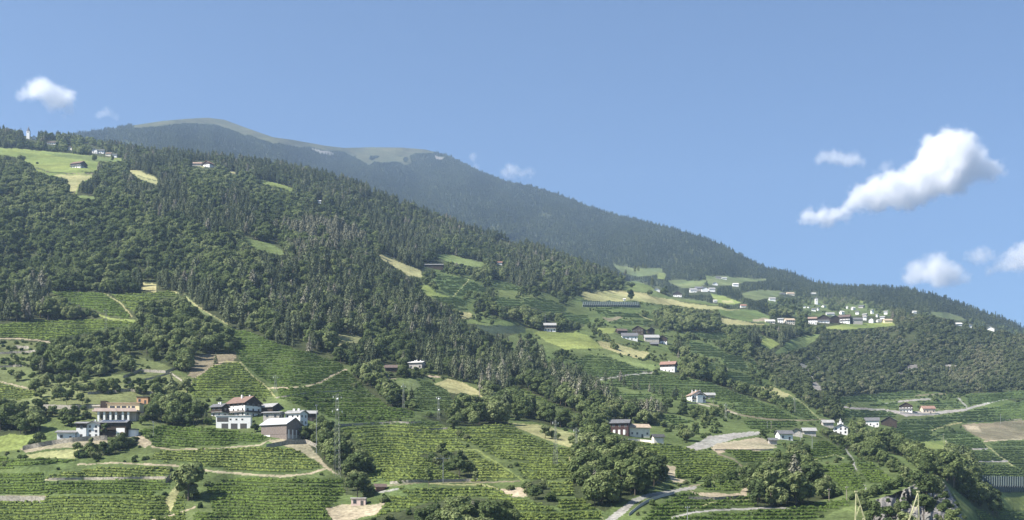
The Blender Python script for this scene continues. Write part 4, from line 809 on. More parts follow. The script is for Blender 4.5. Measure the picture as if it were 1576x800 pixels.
ANCH = [(20,640,'in the wood left of the white farmhouse'),(150,545,'in the clump below the left vineyards'),(300,510,'in the clump left of the sloping vineyard'),(260,640,'in the wood left of the chalet farm'),
 (170,692,'in the thicket below the white farmhouse wall'),(100,610,'on the terraces above the white farmhouse'),(40,670,'on the grass slope at the left edge'),(300,760,'by the sunken track at the bottom left'),(500,690,'in the gully right of the big timber barn'),
 (545,750,'above the little pink building'),(590,600,'in the hedge below the pale-roofed house'),(730,640,'in the strip above the central vineyards'),(640,680,'between the central vineyards'),(700,720,'on the path beside the central vineyards'),
 (740,790,'at the bottom below the central vineyards'),(830,760,'in the clump beside the terraced vines'),(950,725,'in the big dark clump above the winding road'),(870,680,'between dry meadow and big dark clump'),(980,640,'in the wood right of the maroon barn'),
 (860,600,'in the long wood above the maroon barn'),(1100,640,'in the wood below the hillside house'),(1110,700,'by the tan terraces under the gravel yard'),(1215,740,'in the dark clump below the long low roofs'),(1200,690,'among the long low roofs'),
 (1300,670,'in the tree belt below the chapel-like house'),(1400,720,'on the crest above the rock cliff'),(1500,730,'in the belt right of the rock cliff'),(1450,690,'in the belt beside the valley orchards'),(1380,780,'on the rock cliff'),(560,540,'at the foot of the pine wood'),
 (660,550,'behind the small pale-roofed house'),(450,480,'in the pine wood above the sloping vineyard'),(600,450,'in the middle of the pine wood'),(750,560,'in the lower pine wood'),(300,440,'above the left vineyards'),(60,470,'in the wood above the left vineyard strip'),
 (420,640,'round the chalet farm'),(400,760,'in the vines at the bottom'),(900,780,'beside the lowest bend of the road'),(1090,770,'on the terraces beside the winding road'),(1250,780,'in the field corner below the dark clump'),(1180,600,'in the gully right of the hillside vineyards'),
 (1400,640,'round the brown-roofed valley house'),(40,590,'on the terraces at the left edge'),(220,590,'under the stepped terraces'),(60,730,'in the lowest left vineyards')]
AX = np.array([(a[0], a[1]*1.6) for a in ANCH])
WORD = {'b': 'broadleaf tree', 'c': 'conifer', 'u': 'bush'}
GRP = {'b': 'broadleaf trees', 'c': 'conifers', 'u': 'bushes'}
def nth(k):
    return '%d%s' % (k, 'th' if 10 <= k % 100 <= 20 else {1: 'st', 2: 'nd', 3: 'rd'}.get(k % 10, 'th'))
sets = {}
for i in np.where(single)[0]:
    j = int(np.argmin(((AX-np.array([fx[i], fy[i]*1.6]))**2).sum(1))); sets.setdefault((int(fk[i]), j), []).append(i)
for (kq, j), mem in sets.items():
    kd = ORDER[kq]; ph = ANCH[j][2]; mem = sorted(mem, key=lambda i: -fy[i]); n_ = len(mem)
    nb = 1 if n_ < 8 else (2 if n_ < 24 else 3)
    for b_ in range(nb):
        row = sorted(mem[b_*n_//nb:(b_+1)*n_//nb], key=lambda i: fx[i]); rn = {1: '', 2: ('lower row, ', 'upper row, ')[b_] if nb == 2 else '', 3: ('lowest row, ', 'middle row, ', 'top row, ')[b_]}[nb]
        for q, i in enumerate(row):
            v = int(rng.integers(KN[kd])); s = float(fs[i])
            while len(ph.split())+6+len(rn.split()) > 16 and ' the ' in ph: ph = ph.replace(' the ', ' ', 1)
            lab = ('%s %s from the left, %s%s' % (nth(q+1), WORD[kd], rn, ph)) if n_ > 1 else 'lone %s %s' % (WORD[kd], ph)
            plant(kd, v, Vector([float(c_) for c_ in G_[i]]), (s*float(rng.uniform(.85, 1.2)), s*float(rng.uniform(.85, 1.2)), s), float(rng.uniform(0, 6.28)), lab, '%s %s' % (GRP[kd], ph))
# ------------------------------------------------------------------ building materials
MT = {'white': mat('white_render', (.78,.77,.74), .85, .06, .4), 'cream': mat('cream_render', (.74,.68,.56), .85, .08, .4), 'yellow': mat('yellow_render', (.72,.62,.38), .85, .06, .4),
 'pink': mat('pink_render', (.62,.48,.42), .85, .1, .5), 'orange': mat('orange_render', (.62,.36,.20), .85, .1, .5), 'stone': mat('rubble_stone', (.40,.375,.34), .9, .25, 1.5, bump=.4), 'brick': mat('brick_wall', (.26,.15,.11), .9, .2, 2),
 'brickw': mat('tan_render', (.45,.38,.32), .9, .1, 1), 'beigew': mat('beige_render', (.58,.50,.40), .9, .1, 1), 'timber': mat('dark_timber', (.055,.040,.032), .8, .35, 1.2), 'woodgrey': mat('grey_planks', (.20,.165,.145), .85, .2, 1.2),
 'maroon': mat('maroon_timber', (.075,.042,.038), .8, .25, 1.0)}
RF = {'brown': mat('brown_tiles', (.19,.125,.100), .8, .2, .8), 'brownd': mat('dark_brown_tiles', (.115,.085,.072), .8, .2, .8), 'brownl': mat('weathered_brown_tiles', (.28,.20,.155), .8, .2, .8), 'grey': mat('grey_shingles', (.22,.215,.21), .8, .2, .8),
 'greyd': mat('dark_slate', (.13,.13,.135), .7, .2, .8), 'greyl': mat('pale_grey_shingles', (.30,.295,.285), .75, .2, .8), 'lightgrey': mat('grey_roof_edge', (.46,.45,.43), .8, .1, .5), 'pale': mat('pale_roofing', (.55,.53,.49), .8, .15, .6),
 'metal': mat('pale_sheet_metal', (.50,.51,.52), .45, .08, .3, spec=.5), 'beige': mat('beige_tiles', (.38,.30,.22), .8, .18, .8), 'redd': mat('old_red_tiles', (.26,.16,.125), .8, .2, .8), 'red': mat('faded_red_tiles', (.30,.16,.12), .8, .2, .8), 'dark': mat('bitumen', (.07,.07,.07), .8, .2, .8),
 'solar': mat('roof_tiles_under_panels', (.17,.17,.18), .7, .2, .8)}
GLASS = mat('window_glass', (.035,.040,.048), .12, spec=.6); FRAME = mat('window_frame', (.42,.36,.29), .7); SOLAR = mat('solar_panel', (.055,.065,.095), .25, spec=.6)
GATE = mat('dark_gate', (.09,.085,.08), .7); RED = mat('red_gate', (.30,.10,.08), .7); METAL = mat('galvanised_steel', (.34,.35,.35), .5, metal=.4); POLEW = mat('pole_wood', (.30,.26,.21), .9, .15, 1)
def window(root, x, y, z, w_, h_, face, det):
    """window proud of the wall; face: 'f' looks along -y, 'l'/'r' along -x/+x"""
    m = MB(); p = MB(); t = .04
    def bx(mb, a, b, c, d, k):
        if face == 'f': mb.box(a, b, y-k, y+.1, c, d)
        elif face == 'r': mb.box(x-.1, x+k, a, b, c, d)
        else: mb.box(x-k, x+.1, a, b, c, d)
    u = x if face == 'f' else y
    bx(m, u-w_/2-.12, u+w_/2+.12, z-.12, z+h_+.12, t)
    if det > 1:
        o = m.build('window', FRAME, root); bx(p, u-w_/2, u-.04, z, z+h_, t+.03); bx(p, u+.04, u+w_/2, z, z+h_, t+.03); p.build('pane', GLASS, o)
    else:
        k0 = len(m.f); bx(m, u-w_/2, u+w_/2, z, z+h_, t+.03); m.mi = [0]*k0+[1]*(len(m.f)-k0); m.build('window', [FRAME, GLASS], root)
def roof_prism(m, hw, ridge, eave_z, over, a, b, axis, th=.28):
    t = (ridge-eave_z)/hw; e = hw+over; ze = eave_z-over*t
    m.prism([(-e, ze), (0, ridge), (e, ze), (e, ze+th), (0, ridge+th), (-e, ze+th)], axis, a, b)
def make_house(h):
    pxc = (h['x0']+h['x1'])/2; P = ground(pxc, h['y1']); d = P.y; a = R(h['rot']); W = (h['x1']-h['x0'])/F*d; T = (h['y1']-h['y0'])/F*d
    over = .9 if h['st'] in ('gf', 'gs') else .25
    w_ = (W-1.1*over)/(abs(math.cos(a))+h['lw']*abs(math.sin(a))); w_ = max(3, w_); l_ = max(3.5, w_*h['lw'])
    root = empty(h['name'], P+Vector((0, l_/2*abs(math.cos(a))+abs(math.sin(a))*w_*.3, 0)), a, h['label'], h['cat'], h['group'])
    span = w_ if h['st'] == 'gf' else l_; tp = math.tan(R(h['pitch'])); rise = span/2*tp if h['st'] in ('gf', 'gs') else 0
    hz = T-rise
    if hz < T*.48 or hz < 2.2: rise = min(rise, T*.52); hz = max(2.2, T-rise); 
    ridge = hz+rise; wm = MT[h['wall']]; rf = RF[h['roof']]; x_, y_ = w_/2, l_/2; st = h['st']
    if h['name'] == 'round_store':
        m = MB(); m.tube((0, 0, -3), (0, 0, hz), w_/2, w_/2, 24); m.build('wall', wm, root); m = MB(); m.tube((0, 0, hz+.003), (0, 0, hz+.6), w_/2+.4, w_/2+.2, 24); m.build('roof', rf, root); return root
    m = MB(); top_wall = hz
    wd = h['wood']
    if wd: top_wall = hz*(1-wd) if wd < 1 else hz*.3
    prof = lambda s_, zb, g=0: [(-s_, zb), (s_, zb), (s_, hz-.02), (0, ridge-.05), (-s_, hz-.02)]
    if wd: m.box(-x_, x_, -y_, y_, -4, top_wall)
    elif st == 'gf': m.prism(prof(x_, -4), 'y', -y_, y_)
    elif st == 'gs': m.prism(prof(y_, -4), 'x', -x_, x_)
    else: m.box(-x_, x_, -y_, y_, -4, hz)
    m.build('wall', wm, root)
    if wd:
        g = MB(); e = .10
        tm2 = MT['timber'] if h['wall'] != 'woodgrey' else MT['woodgrey']
        if st == 'gf': g.prism(prof(x_+e, top_wall+.003), 'y', -y_-e, y_+e)
        else: g.prism(prof(y_+e, top_wall+.003), 'x', -x_-e, x_+e)
        if h['wall'] == 'woodgrey' or h['wall'] == 'timber':
            for k in range(-40, 41):            # plank joints
                xx = k*.9
                if abs(xx) < x_: g.box(xx-.05, xx+.05, -y_-e-.03, -y_-e+.02, top_wall+.05, hz-.1)
        g.build('timber_storey', tm2, root, 'dark timber upper storey' if tm2 is MT['timber'] else None)
    r = MB()
    if st == 'gf': roof_prism(r, x_, ridge+.02, hz+.02, over, -y_-over*1.2, y_+over, 'y')
    elif st == 'gs': roof_prism(r, y_, ridge+.02, hz+.02, over, -x_-over, x_+over, 'x')
    else: r.box(-x_-.35, x_+.35, -y_-.35, y_+.35, hz+.003, hz+.4)
    ro = r.build('roof', rf, root)
    for k in range(h['chim']):
        cx_ = (-.32+.64*(k+.5)/h['chim'])*w_; cy_ = (-.12 if k % 2 else .12)*l_; c = MB(); zc = ridge-.3
        c.box(cx_-.4, cx_+.4, cy_-.35, cy_+.35, zc-1.6, zc+1.35); c.box(cx_-.5, cx_+.5, cy_-.45, cy_+.45, zc+1.353, zc+1.5); c.build('chimney', MT['white'], ro)
    if h['solar']:
        sl = MB(); t = (ridge-hz)/y_
        for i in range(9):
            xa = -x_+.8+i*(w_-1.6)/9; xb = xa+(w_-1.6)/9-.25
            for (ya, yb) in ((-y_*.92, -y_*.5), (-y_*.47, -y_*.08)):
                za, zb = ridge+.36+ya*t, ridge+.36+yb*t; sl.poly([(xa, ya, za), (xb, ya, za), (xb, yb, zb), (xa, yb, zb)])
        sl.build('solar_panels', SOLAR, ro)
    nm = h['name']
    if nm == 'farm_wing':
        b_ = MB(); b_.box(x_-w_*.38, x_-w_*.05, -y_-.12, -y_+.2, -3, hz*.62); b_.build('white_front', MT['white'], root)
        b_ = MB(); k = 14; cxx = x_-w_*.15; pts = [(cxx-1.05, 0.1), (cxx+1.05, 0.1)]+[(cxx+1.05*math.cos(math.pi*i/k), 1.9+1.05*math.sin(math.pi*i/k)) for i in range(k+1)]
        b_.prism([(p[0], p[1]) for p in pts], 'y', -y_-.22, -y_-.05); b_.build('arched_gate', RED, root)
        b_ = MB(); b_.box(-x_+1, x_-w_*.40, -y_-1.3, -y_-.02, hz*.5, hz*.5+.12); b_.box(-x_+1, x_-w_*.40, -y_-1.3, -y_-1.2, hz*.5+.12, hz*.5+1.1); b_.build('balcony', MT['timber'], root); return root
    if nm == 'garage_building':
        for k in range(3):
            xa = -x_+w_*(.16+.27*k); b_ = MB(); b_.box(xa, xa+w_*.19, -y_-.06, -y_+.1, -.2, hz*.42); b_.build('garage_door', GATE, root)
        for k in range(3): window(root, -x_+w_*(.42+.17*k), -y_, hz*.68, .9, .8, 'f', 2)
        b_ = MB(); b_.box(-x_+w_*.03, -x_+w_*.36, -y_-.05, -y_+.1, hz*.55, hz*.9); b_.build('loggia', GATE, root); return root
    if nm == 'big_barn':
        for k in range(4):
            ya = -y_+l_*(.10+.24*k); b_ = MB(); b_.box(x_-.1, x_+.16, ya, ya+l_*.07, .1, hz*.62); b_.build('door', MT['white'], root, 'tall pale barn door')
        b_ = MB(); b_.box(x_-.1, x_+.12, -y_+.1, y_-.1, -4, hz*.3-.1); b_.build('plinth', MT['stone'], root)
        b_ = MB(); b_.box(-x_*.9, -x_*.3, -y_-.15, -y_+.1, -.5, hz*.28); b_.build('white_front', MT['white'], root); return root
    if nm == 'maroon_barn':
        for k in range(3): b_ = MB(); xx = -x_+w_*(.2+.28*k); b_.box(xx-.7, xx+.7, -y_-.14, -y_+.1, .1, hz*.42); b_.build('door', MT['white'], root)
    if h['balc']:
        for lev in range(1, max(2, h['fl'])):
            zb = hz*lev/h['fl']-.2; b_ = MB(); faces = []
            b_.box(-x_-.9, x_+.9, -y_-1.2, -y_-.13, zb, zb+.15); b_.box(-x_-.9, x_+.9, -y_-1.2, -y_-1.12, zb+.25, zb+.55); b_.box(-x_-.9, x_+.9, -y_-1.2, -y_-1.12, zb+.65, zb+1.0)
            if h['rot'] < 0: b_.box(x_+.13, x_+1.1, -y_-.1, y_, zb, zb+.15); b_.box(x_+1.02, x_+1.1, -y_-.1, y_, zb+.3, zb+1.0)
            b_.build('balcony', MT['timber'], root)
            if h['det'] < 2 or lev >= 1: break
    if h['win']:
        big = 1.0 if h['det'] > 1 else 1.25
        ww, wh = 1.05*big, 1.25*big
        fl = h['fl']; fh = hz/fl if hz/fl > 2 else hz
        fl = max(1, int(round(hz/max(fh, 2.4))))
        nf = max(1, int(w_/(3.2 if h['win'] == 1 else 2.4))); ns = max(1, int(l_/3.4)); 
        if h['det'] == 1: nf = min(nf, 4); ns = min(ns, 2)
        for f_ in range(fl):
            z = f_*hz/fl+max(.5, hz/fl*.30)
            if z+wh > hz-.1: continue
            for i in range(nf):
                x = -x_+w_*(i+.5)/nf; up = wd and z > top_wall-wh*.5
                if f_ == 0 and i == nf//2 and h['door']:
                    b_ = MB(); b_.box(x-.6, x+.6, -y_-.07, -y_+.1, 0, 2.1); b_.build('door', GATE, root); continue
                window(root, x, -y_-(.10 if up else 0), z, ww, wh, 'f', h['det'])
            if abs(h['rot']) > 9 or h['det'] > 1:
                fc = 'r' if h['rot'] <= 0 else 'l'; sx = x_ if fc == 'r' else -x_
                up = wd and z > top_wall-wh*.5; sx += (.10 if sx > 0 else -.10) if up else 0
                for i in range(ns): window(root, sx, -y_+l_*(i+.5)/ns, z, ww, wh, fc, h['det'])
        if st == 'gf' and not wd and rise > 2.6: window(root, 0, -y_, hz+.1, .9, 1.0, 'f', h['det'])
    if nm == 'hillside_house':
        m = MB(); roof_prism(m, w_*.22, hz+w_*.11, hz, .4, -y_-2.4, -y_+.3, 'y'); o = m.build('porch_roof', rf, root); 
        m = MB(); m.box(-w_*.2, w_*.2, -y_-2.2, -y_-.02, -3, hz-.15); m.build('porch', wm, root)
    if nm == 'chapel_house':
        m = MB(); m.box(-.9, .9, -.9, .9, ridge-.5, ridge+2.5); t_ = m.build('turret', wm, root); m = MB(); m.tube((0, 0, ridge+2.503), (0, 0, ridge+5), 1.4, .05, 4); m.build('turret_roof', rf, t_)
    return root
for h in HOUSES: make_house(h)

def church(px_t, px_n0, px_n1, y_top, y_base, y_nave, label, tf=.66):
    P = ground((px_t+px_n1)/2, y_base); k = P.y/F; xt = (px_t-CX)*k-P.x; root = empty('church', P+Vector((0, 6, 0)), 0, label, 'church')
    tw = 2.6*1.15; Ht = (y_base-y_top)*k
    m = MB(); m.box(xt-tw, xt+tw, -tw, tw, -6, Ht*tf); t = m.build('tower', MT['white'], root)
    m = MB(); m.tube((xt, 0, Ht*tf+.01), (xt, 0, Ht*(tf+.08)), tw*1.5, tw*.95, 4); m.tube((xt, 0, Ht*(tf+.08)), (xt, 0, Ht), tw*.95, .1, 8); s = m.build('spire', RF['greyd'], t)
    m = MB(); m.box(xt-.15, xt+.15, -.1, .1, Ht, Ht+1.8); m.box(xt-.6, xt+.6, -.1, .1, Ht+1.0, Ht+1.25); m.build('cross', METAL, s)
    for q in (-1, 1): window(t, xt+q*.9, -tw, Ht*.54, .9, 2.0, 'f', 1)
    x0 = (px_n0-CX)*k-P.x; x1 = (px_n1-CX)*k-P.x; hn = (y_base-y_nave)*k; xm = (x0+x1)/2; hw = (x1-x0)/2
    m = MB(); m.prism([(xm-hw, -5), (xm+hw, -5), (xm+hw, hn*.55), (xm, hn), (xm-hw, hn*.55)], 'y', 4, 24); m.build('nave', MT['white'], root)
    m = MB(); e = hw+.6; t_ = (hn*.45)/hw; m.prism([(xm-e, hn*.55-.6*t_+.02), (xm, hn+.02), (xm+e, hn*.55-.6*t_+.02), (xm+e, hn*.55-.6*t_+.4), (xm, hn+.4), (xm-e, hn*.55-.6*t_+.4)], 'y', 3.4, 24.6); m.build('nave_roof', RF['greyd'], root)
    for q in (-.45, .45): window(root, xm+q*hw, 4, hn*.15, 1.0, hn*.25, 'f', 1)
church(42, 45.5, 52.5, 193.5, 214.5, 206, 'white church with slim pointed tower on the wooded skyline at the upper left')
church(1257.3, 1252.5, 1264, 456.5, 469, 464.5, 'white village church with square tower below the far wooded ridge', .80)

# yellow terraced villa above the white farmhouse
def villa():
    P = ground(180, 646); k = P.y/F; root = empty('terraced_villa', P+Vector((0, 3, 0)), 0, 'modern terraced villa with yellow upper floor, pink terrace and white pillars above the white farmhouse', 'villa')
    X = lambda px: (px-180)*k
    Z = lambda py: (646-py)*k
    m = MB(); m.box(X(150), X(207), 0, 8, -3, Z(633)); m.build('lower_storey', MT['brickw'], root)
    for px in (151, 160, 169.5, 178, 188.5, 197):
        m = MB(); m.box(X(px)-.55, X(px)+.55, -2.6, -1.8, -3, Z(633)); m.build('pillar', MT['white'], root)
    for px in (155, 165, 174, 183.5, 193): window(root, X(px), 0, 1.0, 1.7, 2.4, 'f', 2)
    m = MB(); m.box(X(142), X(211), -3.4, 10, Z(633)+.003, Z(630.5)); m.build('terrace_slab', MT['pink'], root)
    m = MB(); m.box(X(145), X(209), -3.3, -3.15, Z(630.5)+.003, Z(627.8)); m.build('parapet', MT['pink'], root)
    m = MB(); m.box(X(159.5), X(210), 2.5, 11, Z(630.5)+.003, Z(619.2)); m.build('upper_storey', MT['yellow'], root)
    for px, ww in ((168, 2.8), (177.5, 2.0), (186, 2.4), (194, 1.0), (200.5, 1.8)): window(root, X(px), 2.5, Z(627.8), ww, 1.6, 'f', 2)
    m = MB(); m.box(X(158.5), X(211), 1.9, 11.6, Z(619.2)+.003, Z(618)); m.build('roof', RF['beige'], root)
    m = MB(); m.box(X(150), X(159), 2.0, 8, Z(630.5)+.003, Z(615.5)); m.build('stair_tower', MT['timber'], root)
    m = MB(); m.box(X(137.5), X(150), 1.5, 6, Z(623.5), Z(622.3)); m.build('canopy', MT['cream'], root)
villa()

# ------------------------------------------------------------------ walls
def wall(name, pts, hm, th, m, label, top=0, yoff=0):
    mb = MB(); L_ = []
    for (x1, y1), (x2, y2) in zip(pts[:-1], pts[1:]):
        nn = max(1, int(math.hypot(x2-x1, y2-y1)/4))
        for i in range(nn): L_.append((x1+(x2-x1)*i/nn, y1+(y2-y1)*i/nn))
    L_.append(pts[-1]); G = [ground(*p) for p in L_]; g = np.random.default_rng(len(L_)); prev = None
    for p in G:
        t = hm*(1+g.uniform(-.08, .08)); c = [(p.x, p.y-th/2+yoff, p.z-2), (p.x, p.y-th/2+.1+yoff, p.z+t), (p.x, p.y+th/2+yoff, p.z+t), (p.x, p.y+th/2+yoff, p.z-2)]
        k = len(mb.v); mb.v += c
        if prev is not None:
            for i in range(4): j = (i+1) % 4; mb.f.append((prev+i, k+i, k+j, prev+j)); mb.mi.append(0)
        else: mb.f.append((k, k+1, k+2, k+3)); mb.mi.append(0)
        prev = k
    mb.f.append((prev+3, prev+2, prev+1, prev)); mb.mi.append(0)
    o = mb.build(name, m); tag(o, label, 'wall'); return o
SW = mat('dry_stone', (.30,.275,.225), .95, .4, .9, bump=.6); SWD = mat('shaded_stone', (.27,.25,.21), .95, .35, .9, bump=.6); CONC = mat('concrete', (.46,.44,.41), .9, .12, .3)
WALLS = [([(35,693),(80,684),(120,679),(165,677)],2.4,SW,'long pale stone bank wall under the white farmhouse'),([(0,771),(40,772),(69,773)],2.6,SWD,'rough stone wall between the lowest left vineyards'),([(75,738.5),(150,737.5),(255,736)],1.0,SW,'low stone wall under the narrow left vineyard strip'),
 ([(967,678),(985,679),(1002,681),(1004,684)],1.3,MT['cream'],'pale garden wall in front of the beige-roofed house'),([(135,607),(200,602),(240,607)],1.6,SW,'pale stone wall above the orange house'),([(60,628),(110,630),(155,628)],2.4,SWD,'shaded terrace wall left of the yellow villa'),
 ([(190,582),(215,572),(255,574),(282,565)],1.8,SWD,'curved dark terrace wall under the stepped meadow'),([(195,590),(235,583),(262,575),(285,590)],1.2,SW,'lower curved terrace wall under the stepped meadow'),([(985,572),(1010,575)],1,SW,'short wall at the end of the vine terraces'),
 ([(860,480),(868,482)],.8,SW,'tiny wall by the middle terraces'),([(0,545),(40,543),(70,541)],1.6,SW,'upper stone terrace wall at the left edge'),([(0,566),(40,563),(60,566)],1.4,SW,'lower stone terrace wall at the left edge'),([(20,536),(45,537)],2.2,SW,'short pale retaining wall at the left edge'),
 ([(410,690),(440,684),(470,682),(490,690)],2.2,SW,'rough rock-faced wall under the big timber barn'),([(968,794),(982,782),(998,772),(1018,765),(1038,760)],1.2,CONC,'concrete retaining wall carrying the winding road'),([(1100,693),(1140,693),(1190,693)],.7,SW,'tan retaining wall under the gravel yard'),
 ([(1060,768),(1100,769),(1145,766)],1.2,SW,'low wall under the tan earth terrace'),([(425,613),(470,606),(530,602)],.9,SW,'low wall between the central vine terraces'),([(520,656),(560,654),(600,652),(650,652)],1.3,SWD,'shaded terrace wall above the central vineyards'),
 ([(600,745),(640,742),(700,741),(735,740)],1.2,SW,'long low wall along the field road at the bottom'),([(640,664),(690,660)],1,SW,'short wall under the wood strip above the central vineyards'),([(1055,620),(1075,622),(1100,628),(1135,638)],1.0,SW,'roadside wall below the white hillside house'),
 ([(1385,636),(1420,638),(1445,637)],1.2,MT['cream'],'low pale wall along the valley road by the brown-roofed house'),([(1490,650),(1576,645)],.8,SW,'low wall above the bare brown field'),([(890,580),(950,583)],.8,SW,'thin wall at the foot of the curved vine terraces'),
 ([(255,745),(262,738),(270,733),(276,740)],2.6,SWD,'dark arched stone wall by the sunken track')]
for w__ in WALLS: wall('stone_wall' if w__[2] is not CONC else 'retaining_wall', w__[0], w__[1], .7, w__[2], w__[3])

# ------------------------------------------------------------------ masts and lines
INS = mat('white_ceramic', (.8,.8,.78), .4); MASTG = mat('weathered_mast', (.30,.31,.26), .6); MASTY = mat('yellowed_mast_paint', (.40,.39,.23), .6)
def lattice(px, yt, yb, label, wtop=.5, wbot=1.6, arms=((.9, 3.0),), ball=None, m=MASTG, r=.07):
    P = ground(px, yb); k = P.y/F; Hh = (yb-yt)*k; root = empty('lattice_pylon', P, 0.5, label, 'pylon'); mb = MB(); n_ = max(4, int(Hh/2.6))
    def corner(i, q): t = q/n_; s = (wbot*(1-t)+wtop*t)/2; return ((-s, s, s, -s)[i % 4], (-s, -s, s, s)[i % 4], Hh*t-.5*(q == 0))
    for i in range(4): mb.tube(corner(i, 0), corner(i, n_), r, r*.8, 4)
    for q in range(n_):
        for i in range(4): mb.tube(corner(i, q), corner(i+1, q+1), r*.55, None, 3)
    mb.build('tower', m, root)
    for f_, L_ in arms:
        a = MB(); a.tube((-L_/2, 0, Hh*f_), (L_/2, 0, Hh*f_), r*.9, None, 4); a.tube((-L_/2, 0, Hh*f_), (0, 0, Hh*f_+.8), r*.5, None, 3); a.tube((L_/2, 0, Hh*f_), (0, 0, Hh*f_+.8), r*.5, None, 3); ao = a.build('cross_arm', m, root)
        for q in (-1, 1): s = MB(); s.tube((q*L_*.47, 0, Hh*f_), (q*L_*.47, 0, Hh*f_-.9), .13, .13, 6); s.build('insulator', INS, ao)
    if ball:
        for yy in ball: s = MB(); s.sphere((0, -.5, (yb-yy)*k), .55); s.build('white_ball', INS, root)
    return root
def pole(px, yt, yb, label, m=POLEW, arm=1.6, r=.15, cat='pole'):
    P = ground(px, yb); k = P.y/F; Hh = max(6, (yb-yt)*k); root = empty('utility_pole', P, 0.4, label, cat)
    mb = MB(); mb.tube((0, 0, -1), (0, 0, Hh), r*1.15, r*.8, 7); mb.build('post', m, root)
    if arm: a = MB(); a.box(-arm/2, arm/2, -.08, .08, Hh-.8, Hh-.62); a.build('cross_arm', m, root); s = MB(); [s.tube((q*arm*.42, 0, Hh-.62), (q*arm*.42, 0, Hh-.3), .08, None, 6) for q in (-1, 0, 1)]; s.build('insulators', INS, root)
    return root
lattice(424,577,604,'slim steel pylon on the path above the chalet farm'); lattice(519,606,734,'tallest steel pylon with two white balls rising beside the gully',1.0,2.6,((.97,4.2),(.8,5.2)),(614,631),r=.065)
pole(487,622,698,'thin tall pole just left of the tallest pylon',METAL,1.2,.14); lattice(675,610,646,'steel pylon with two white balls above the central vineyards',.6,1.5,((.97,3),),(614,631)); lattice(621,590,627,'pale pole in front of the small pale-roofed house’s vineyard'.replace('’s',''),.5,1.2)
pole(682,703,743,'T-shaped pole in the middle of the central vineyards',METAL,7.0,.13); pole(751,612,625,'short pole at the lower end of the dry meadow'); lattice(855,646,716,'faint tall pylon over the terraced vines right of centre',.5,1.8,((.95,3.2),),r=.065)
lattice(887,658,720,'faint pylon standing in front of the big dark clump',.5,1.7,((.95,3),),r=.065); pole(898,632,653,'pale pole at the upper corner of the strip of vines'); pole(926,634,656,'white-topped pole just left of the maroon barn',METAL)
lattice(1117,620,646,'pylon by the road below the hillside houses',.5,1.4); lattice(1223,611,634,'pylon on the dry grass spur right of the hillside vineyards',.5,1.5); pole(1187,648,660,'short pole beside the small vineyard above the gravel yard'); pole(1098,617,627,'short pole at the bend below the white hillside house')
lattice(163,474,506,'pylon standing between the two left vineyards',.5,1.5); pole(236,648,672,'thin pole right of the white farmhouse',METAL,.8,.1); pole(1232,664,682,'pole left of two in front of the long low roofs',METAL,1.2); pole(1250,670,692,'pole right of two in front of the long low roofs',METAL,1.2)
pole(1058,783,802,'pole on the lowest terraces by the winding road',METAL,2.0); pole(1276,755,772,'short pole right of the dark clump near the field corner'); pole(1303,753,769,'short pole at the end of the footpath'); pole(1468,731,750,'pale post on the green slope right of the cliff'); pole(1540,637,652,'white-topped pole above the bare brown field',METAL)
pole(1452,667,682,'pole on the light grass patch in the valley'); pole(839,483,503,'tall thin pole beside the small farmhouse on the mound',METAL,.8,.12); pole(738,590,618,'bare pale pole in the wood edge right of the dry meadow',POLEW,0,.25); pole(1181,650,661,'thin short pole at the left end of the small vineyard',METAL,.8,.1)
def aframe(pxt, legs, yt, label, d=345):
    k = d/F; z0 = -42.0; root = empty('lattice_mast', ((pxt-CX)*k, d, z0), 0, label, 'mast'); zt = (HY-yt)*k-z0; mb = MB(); dy = 1.0
    xs_ = [(px-pxt)*k for px in legs]; zb = (HY-800)*k-z0
    ends = []
    for x in xs_:
        f = zt/(zt-zb); ends.append(x*f)
    for x in ends:
        for s in (-1, 1): mb.tube((x, s*dy*2, 0), (0, s*.18, zt), .13, .10, 5)
    nseg = 14
    for q in range(nseg):
        t = q/nseg; t2 = (q+1)/nseg
        for s in (-1, 1):
            a = (ends[0]*(1-t), s*(dy*2*(1-t)+.18*t), zt*t); b_ = (ends[1]*(1-t2), s*(dy*2*(1-t2)+.18*t2), zt*t2); mb.tube(a, b_, .055, None, 3)
        for x in ends: mb.tube((x*(1-t), -(dy*2*(1-t)+.18*t), zt*t), (x*(1-t2), (dy*2*(1-t2)+.18*t2), zt*t2), .045, None, 3)
    mb.build('frame', MASTY, root); c = MB(); c.box(-.35, .35, -.4, .4, zt-.1, zt+.35); c.build('head', MASTY, root)
aframe(1317.5, (1316.5, 1331), 757, 'yellowish steel A-frame mast, the left of two at the bottom right'); aframe(1413, (1399, 1414), 757, 'yellowish steel A-frame mast in front of the grey cliff, the right of two')
CAB = mat('cable', (.10,.10,.10), .5)
def cable(a, b, sag, label, r=.06, da=None, db=None):
    A = ground(a[0], max(a[1]+.01, RIDGE(a[0])+1)) if da is None else Vector(P3(a[0], a[1], da)); B = Vector(P3(b[0], b[1], db)); mb = MB(); n_ = 24; pr = None
    for i in range(n_+1):
        t = i/n_; p = A.lerp(B, t)-Vector((0, 0, sag*4*t*(1-t)))
        if pr is not None: mb.tube(pr, p, r, None, 4)
        pr = p
    o = mb.build('power_line', CAB); tag(o, label, 'cable')
cable((-60,555), (424,580), 3, 'power line sagging across the stepped terraces on the left', .09, 640, 800); cable((-60,623), (519,628), 4, 'dark power line passing in front of the chalet farm from the left', .07, 560, 590)
cable((519,628), (898,640), 5, 'power line from the tallest pylon to the strip of vines', .07, 590, 800); cable((519,606), (887,658), 5, 'upper power line from the tallest pylon to the big dark clump', .07, 588, 600); cable((424,580), (675,613), 3, 'power line between the chalet pylon and the two-ball pylon', .07, 800, 800)
